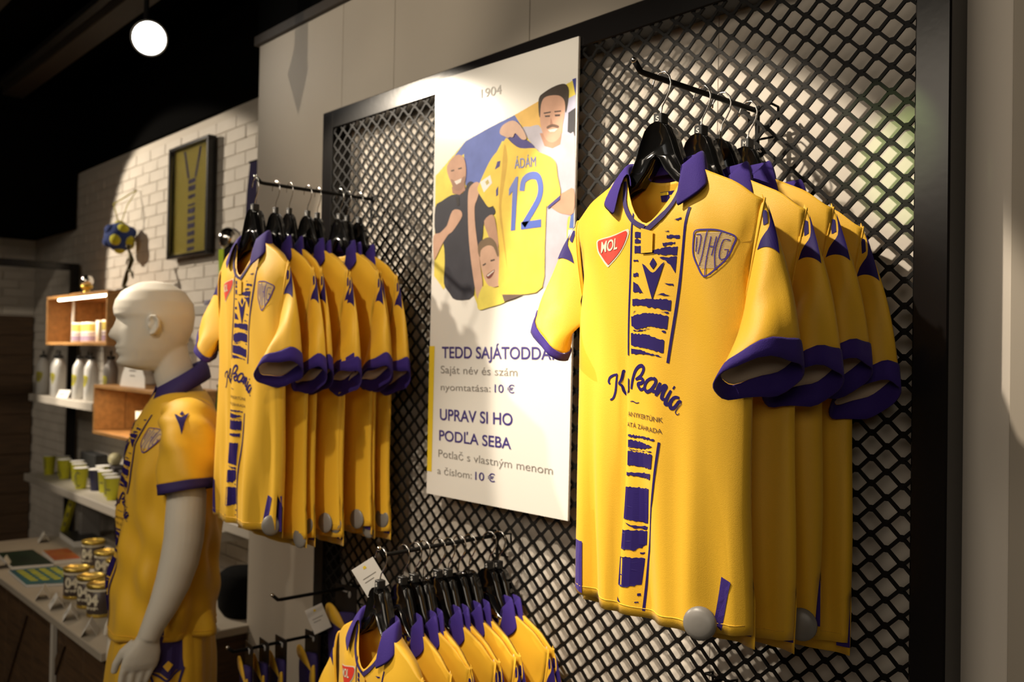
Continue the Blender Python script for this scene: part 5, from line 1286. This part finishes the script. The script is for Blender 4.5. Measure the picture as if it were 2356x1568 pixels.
# arms
for sd in (1, -1):
    A = [(.150, -.495, 1.455, .052), (.195, -.525, 1.41, .053), (.218, -.545, 1.33, .052), (.228, -.550, 1.25, .0525), (.233, -.553, 1.18, .0535), (.235, -.556, 1.13, .053), (.234, -.566, 1.07, .0515), (.231, -.582, 1.01, .0465), (.227, -.604, .95, .039), (.222, -.627, .90, .0315), (.218, -.640, .865, .029)]
    tube(bm, [(MX+sd*a, b+.052*min(1, i/3), c) for i, (a, b, c, r) in enumerate(A)], [a[3] for a in A], 22)
    # palm: a few flattened overlapping rings
    def slab(pts, n=18):
        R = []
        for (x, y, z, rx, ry) in pts:
            R.append([bm.verts.new((MX+sd*x+rx*cos(2*pi*k/n), y+.052+ry*sin(2*pi*k/n), z-.35*ry*sin(2*pi*k/n)*.0)) for k in range(n)])
        for p, q in zip(R, R[1:]):
            for k in range(n): bm.faces.new((p[k], p[(k+1) % n], q[(k+1) % n], q[k]))
        bm.faces.new(R[0][::-1]); bm.faces.new(R[-1])
    slab([(.218, -.640, .872, .024, .029), (.219, -.646, .850, .021, .037), (.219, -.653, .825, .019, .047), (.218, -.659, .800, .017, .049), (.216, -.662, .785, .014, .047), (.215, -.664, .778, .009, .043)])
    # four unequal fingers with knuckle bends and a thumb from the side of the palm
    F = [(-.700, .0098, .094), (-.676, .0102, .104), (-.652, .0098, .097), (-.630, .0086, .076)]
    for j, (fy, fr_, L) in enumerate(F):
        sx = .216
        p = [(sx, fy+.006, .800), (sx+.001, fy, .782), (sx-.003, fy-.006-.002*j, .782-L*.40), (sx-.012, fy-.010-.003*j, .782-L*.72), (sx-.024, fy-.013-.003*j, .782-L)]
        tube(bm, [(MX+sd*a, b+.052, c) for a, b, c in p], [fr_*1.1, fr_*1.05, fr_, fr_*.92, fr_*.72], 10)
    p = [(.208, -.672, .852), (.196, -.700, .826), (.188, -.716, .796), (.184, -.722, .770)]
    tube(bm, [(MX+sd*a, b+.052, c) for a, b, c in p], [.015, .0135, .0115, .009], 10)
# legs and feet, below the picture
for sd in (1, -1):
    tube(bm, [(MX+sd*.085, -.52, .86), (MX+sd*.095, -.525, .74), (MX+sd*.10, -.53, .60), (MX+sd*.105, -.525, .52), (MX+sd*.108, -.515, .42), (MX+sd*.11, -.51, .30), (MX+sd*.112, -.51, .20), (MX+sd*.112, -.515, .165)], [.082, .080, .066, .055, .056, .045, .034, .036], 20)
    tube(bm, [(MX+sd*.112, -.48, .170), (MX+sd*.114, -.53, .168), (MX+sd*.118, -.59, .160), (MX+sd*.122, -.645, .155)], [.030, .034, .030, .018], 14)
for v in bm.verts: v.co = mtr(v.co)
body = link('body', bm, M_MANN, mq, True)
bpy.context.view_layer.objects.active = body
rm = body.modifiers.new('fuse', 'REMESH'); rm.mode = 'VOXEL'; rm.voxel_size = .0042; rm.use_smooth_shade = True
sm = body.modifiers.new('soft', 'SMOOTH'); sm.factor = .5; sm.iterations = 3
# ear hole shade is real: a small recessed plug
# shirt on the mannequin
TAB = [(.838, .190, .150, -.522), (.90, .191, .149, -.519), (1.0, .190, .147, -.515), (1.10, .190, .144, -.511), (1.20, .191, .142, -.509), (1.30, .193, .141, -.507), (1.38, .190, .134, -.503), (1.43, .180, .120, -.498), (1.47, .160, .102, -.493), (1.495, .135, .090, -.490), (1.515, .108, .078, -.489), (1.530, .086, .068, -.489)]
def shirt_pt(ph, z, off=0):
    a, b, cy = interp(TAB, z)
    s_, c_ = sin(ph), cos(ph)
    k = sstep(1.45, 1.25, z)
    w_ = k*(.008*sin(3*ph+z*7)+.006*sin(7*ph-z*19)+.005*sin(11*ph+z*8)) + .006*sstep(1.0, .86, z)*sin(9*ph+1)
    w_ += .007*sin(z*42+ph*5)*sstep(1.30, 1.05, z)*(.35+.65*abs(c_))
    r = 1+(w_+off)/.15
    return Vector((MX+a*c_*r, cy+b*s_*r, z-.012*(s_ < 0)*sstep(.95, .84, z)*(-s_)))
bm = bmesh.new(); n = 80; R = []
zs = [.838+(.692)*i/70 for i in range(71)]
for z in zs: R.append([bm.verts.new(mtr(shirt_pt(2*pi*k/n, z))) for k in range(n)])
for p, q in zip(R, R[1:]):
    for k in range(n):
        f = bm.faces.new((p[k], p[(k+1) % n], q[(k+1) % n], q[k])); f.smooth = True
sh = link('shirt', bm, M_YEL, mq, True); m_ = sh.modifiers.new('t', 'SOLIDIFY'); m_.thickness = .0015
def sleeve_path(t):
    P = [Vector((.105, -.484, 1.468)), Vector((.155, -.485, 1.452)), Vector((.200, -.492, 1.395)), Vector((.226, -.498, 1.33)), Vector((.240, -.500, 1.262))]
    x = t*4; i = min(int(x), 3); return P[i].lerp(P[i+1], x-i)
def msl(sd, t, ph, off=0):
    c = sleeve_path(t); d = (sleeve_path(min(t+.05, 1))-sleeve_path(max(t-.05, 0))).normalized()
    e1 = Vector((0, 1, 0)); e1 = (e1-d*e1.dot(d)).normalized(); e2 = d.cross(e1).normalized()   # e2 points outward
    r1 = lerp(.070, .080, sstep(0, .35, t)) if t < .35 else lerp(.080, .0735, (t-.35)/.65)
    r2 = lerp(.052, .066, sstep(0, .5, t))
    w_ = .005*sin(4*ph+t*9)*sstep(.1, .5, t)*(1-sstep(.85, 1, t)) + .006*sin(t*26+2*ph)*(1-t)
    p = c + e1*cos(ph)*(r1+w_+off) + e2*sin(ph)*(r2+w_+off)
    p.z -= .012*cos(ph)*(-1)*-1*sstep(.6, 1, t)*-1 if False else .010*(-cos(ph))*sstep(.6, 1, t)
    return Vector((MX+sd*p.x, p.y, p.z))
for sd in (1, -1):
    bm = bmesh.new(); n = 36; R = []
    for i in range(31): R.append([bm.verts.new(mtr(msl(sd, .915*i/30, 2*pi*k/n))) for k in range(n)])
    for p, q in zip(R, R[1:]):
        for k in range(n): f = bm.faces.new((p[k], p[(k+1) % n], q[(k+1) % n], q[k])); f.smooth = True
    sl = link('sleeve', bm, M_YEL, sh, True); m_ = sl.modifiers.new('t', 'SOLIDIFY'); m_.thickness = .0015
    bm = bmesh.new(); R = []
    for t in (.905, .92, .96, 1.0): R.append([bm.verts.new(mtr(msl(sd, t, 2*pi*k/n, .0022))) for k in range(n)])
    for p, q in zip(R, R[1:]):
        for k in range(n): f = bm.faces.new((p[k], p[(k+1) % n], q[(k+1) % n], q[k])); f.smooth = True
    cf = link('cuff', bm, M_DPUR, sh, True); m_ = cf.modifiers.new('t', 'SOLIDIFY'); m_.thickness = .003
    bm = bmesh.new()
    for p in EMB: art2d(bm, p)
    outw = msl(sd, .5, pi/2).x*sd > msl(sd, .5, -pi/2).x*sd
    base = pi/2 if outw else -pi/2
    def fe(a, b, sd=sd, base=base):
        return mtr(msl(sd, .40-b*.20, base+(-.35 if base > 0 else .35)*-1 + (a*.50 if base < 0 else -a*.50), .003))
    drape('sleeve_emblem', bm, M_INK, fe, sh, .08)
# collar
bm = bmesh.new(); rows = []
n = 44
for i in range(n+1):
    th = pi/2+(i/n-.5)*2*radians(158); ca, sa = cos(th), sin(th)
    bk = (sa+1)/2
    z0 = 1.500+.088*bk**.9; rx, ry = .070, .066; cy = -.496+.004*bk
    inner = Vector((MX+rx*ca, cy+ry*sa, z0)); top = Vector((MX+(rx-.002)*ca, cy+(ry-.002)*sa, z0+.034))
    fold = top+Vector((.006*ca, .006*sa, 0)); low = Vector((MX+(rx+.022)*ca, cy+(ry+.020)*sa, z0-.018-.012*(1-bk)))
    rows.append([mtr(inner), mtr(top), mtr(fold), mtr(fold.lerp(low, .5)+Vector((.003*ca, .003*sa, 0))), mtr(low)])
V = [[bm.verts.new(p) for p in r] for r in rows]
for a, b in zip(V, V[1:]):
    for k in range(4): f = bm.faces.new((a[k], a[k+1], b[k+1], b[k])); f.smooth = True
co = link('collar', bm, M_DPUR, sh, True); m_ = co.modifiers.new('t', 'SOLIDIFY'); m_.thickness = .003
class MJ:
    ph = [0]*6
    def front(s, off=.0016):
        def f(a, b):
            z = .852+(b+.955)*.868
            A, B, cy = interp(TAB, z); ph = -pi/2+a/max(.14, B*1.15)
            return mtr(shirt_pt(ph, z, off+.0015))
        return f
mjh = thing('tmp', 'x', 'x'); 
front_print(MJ(), sh)
bpy.data.objects.remove(mjh)
# hem seam
tubeo('hem_seam', M_YEL, [mtr(shirt_pt(2*pi*k/60, .855, .001)) for k in range(61)], .0011, 5, sh)
# shorts
def short_pt(ph, z, off=0):
    a, b, cy = interp([(.90, .168, .128, -.519), (.84, .180, .136, -.521), (.76, .200, .146, -.526), (.66, .212, .150, -.53), (.58, .216, .152, -.53)], z)
    w_ = .006*sin(8*ph+z*5)*sstep(.86, .70, z)+.003*sin(19*ph+2)
    return Vector((MX+a*cos(ph)*(1+(w_+off)/.16), cy+b*sin(ph)*(1+(w_+off)/.16), z))
bm = bmesh.new(); n = 72; R = []
for i in range(25): R.append([bm.verts.new(mtr(short_pt(2*pi*k/n, .90-.32*i/24))) for k in range(n)])
for p, q in zip(R, R[1:]):
    for k in range(n): f = bm.faces.new((p[k], q[k], q[(k+1) % n], p[(k+1) % n])); f.smooth = True
so = link('shorts', bm, M_YEL, mq, True); m_ = so.modifiers.new('t', 'SOLIDIFY'); m_.thickness = .0015
sf = lambda a, b, off=.003: mtr(short_pt(a/.15, b, off))
bm = bmesh.new(); art2d(bm, [(-.050, .885), (.028, .885), (.032, .79), (.036, .765), (.016, .762), (-.006, .742), (-.028, .760), (-.058, .768), (-.056, .80)])
drape('side_panel', bm, M_DPUR, sf, so, .012)
bm = bmesh.new(); stroke2d(bm, [(-.055, .768), (-.03, .70), (-.008, .64), (.004, .64), (.020, .70), (.036, .768)], .006)
stroke2d(bm, smooth2d([(-.055, .766), (-.030, .752), (-.008, .738), (.012, .752), (.035, .768)], 4), .006)
drape('side_emblem_line', bm, M_DPUR, lambda a, b: sf(a, b, .0035), so, .012)
bm = bmesh.new(); art2d(bm, [(-.008, .790), (.006, .778), (-.008, .762), (-.022, .776)])
drape('side_emblem', bm, M_YEL, lambda a, b: sf(a, b, .0045), so, .012)
# round base plate
bm = bmesh.new(); c = mtr((MX, -.53, .1405)); lathe(bm, [(.19, .0005), (.195, .002), (.19, .008), (0, .009)], 40, (c.x, c.y, 0)); link('base_plate', bm, mat('glass_grey_base', (.2, .2, .2), .2), mq, True)
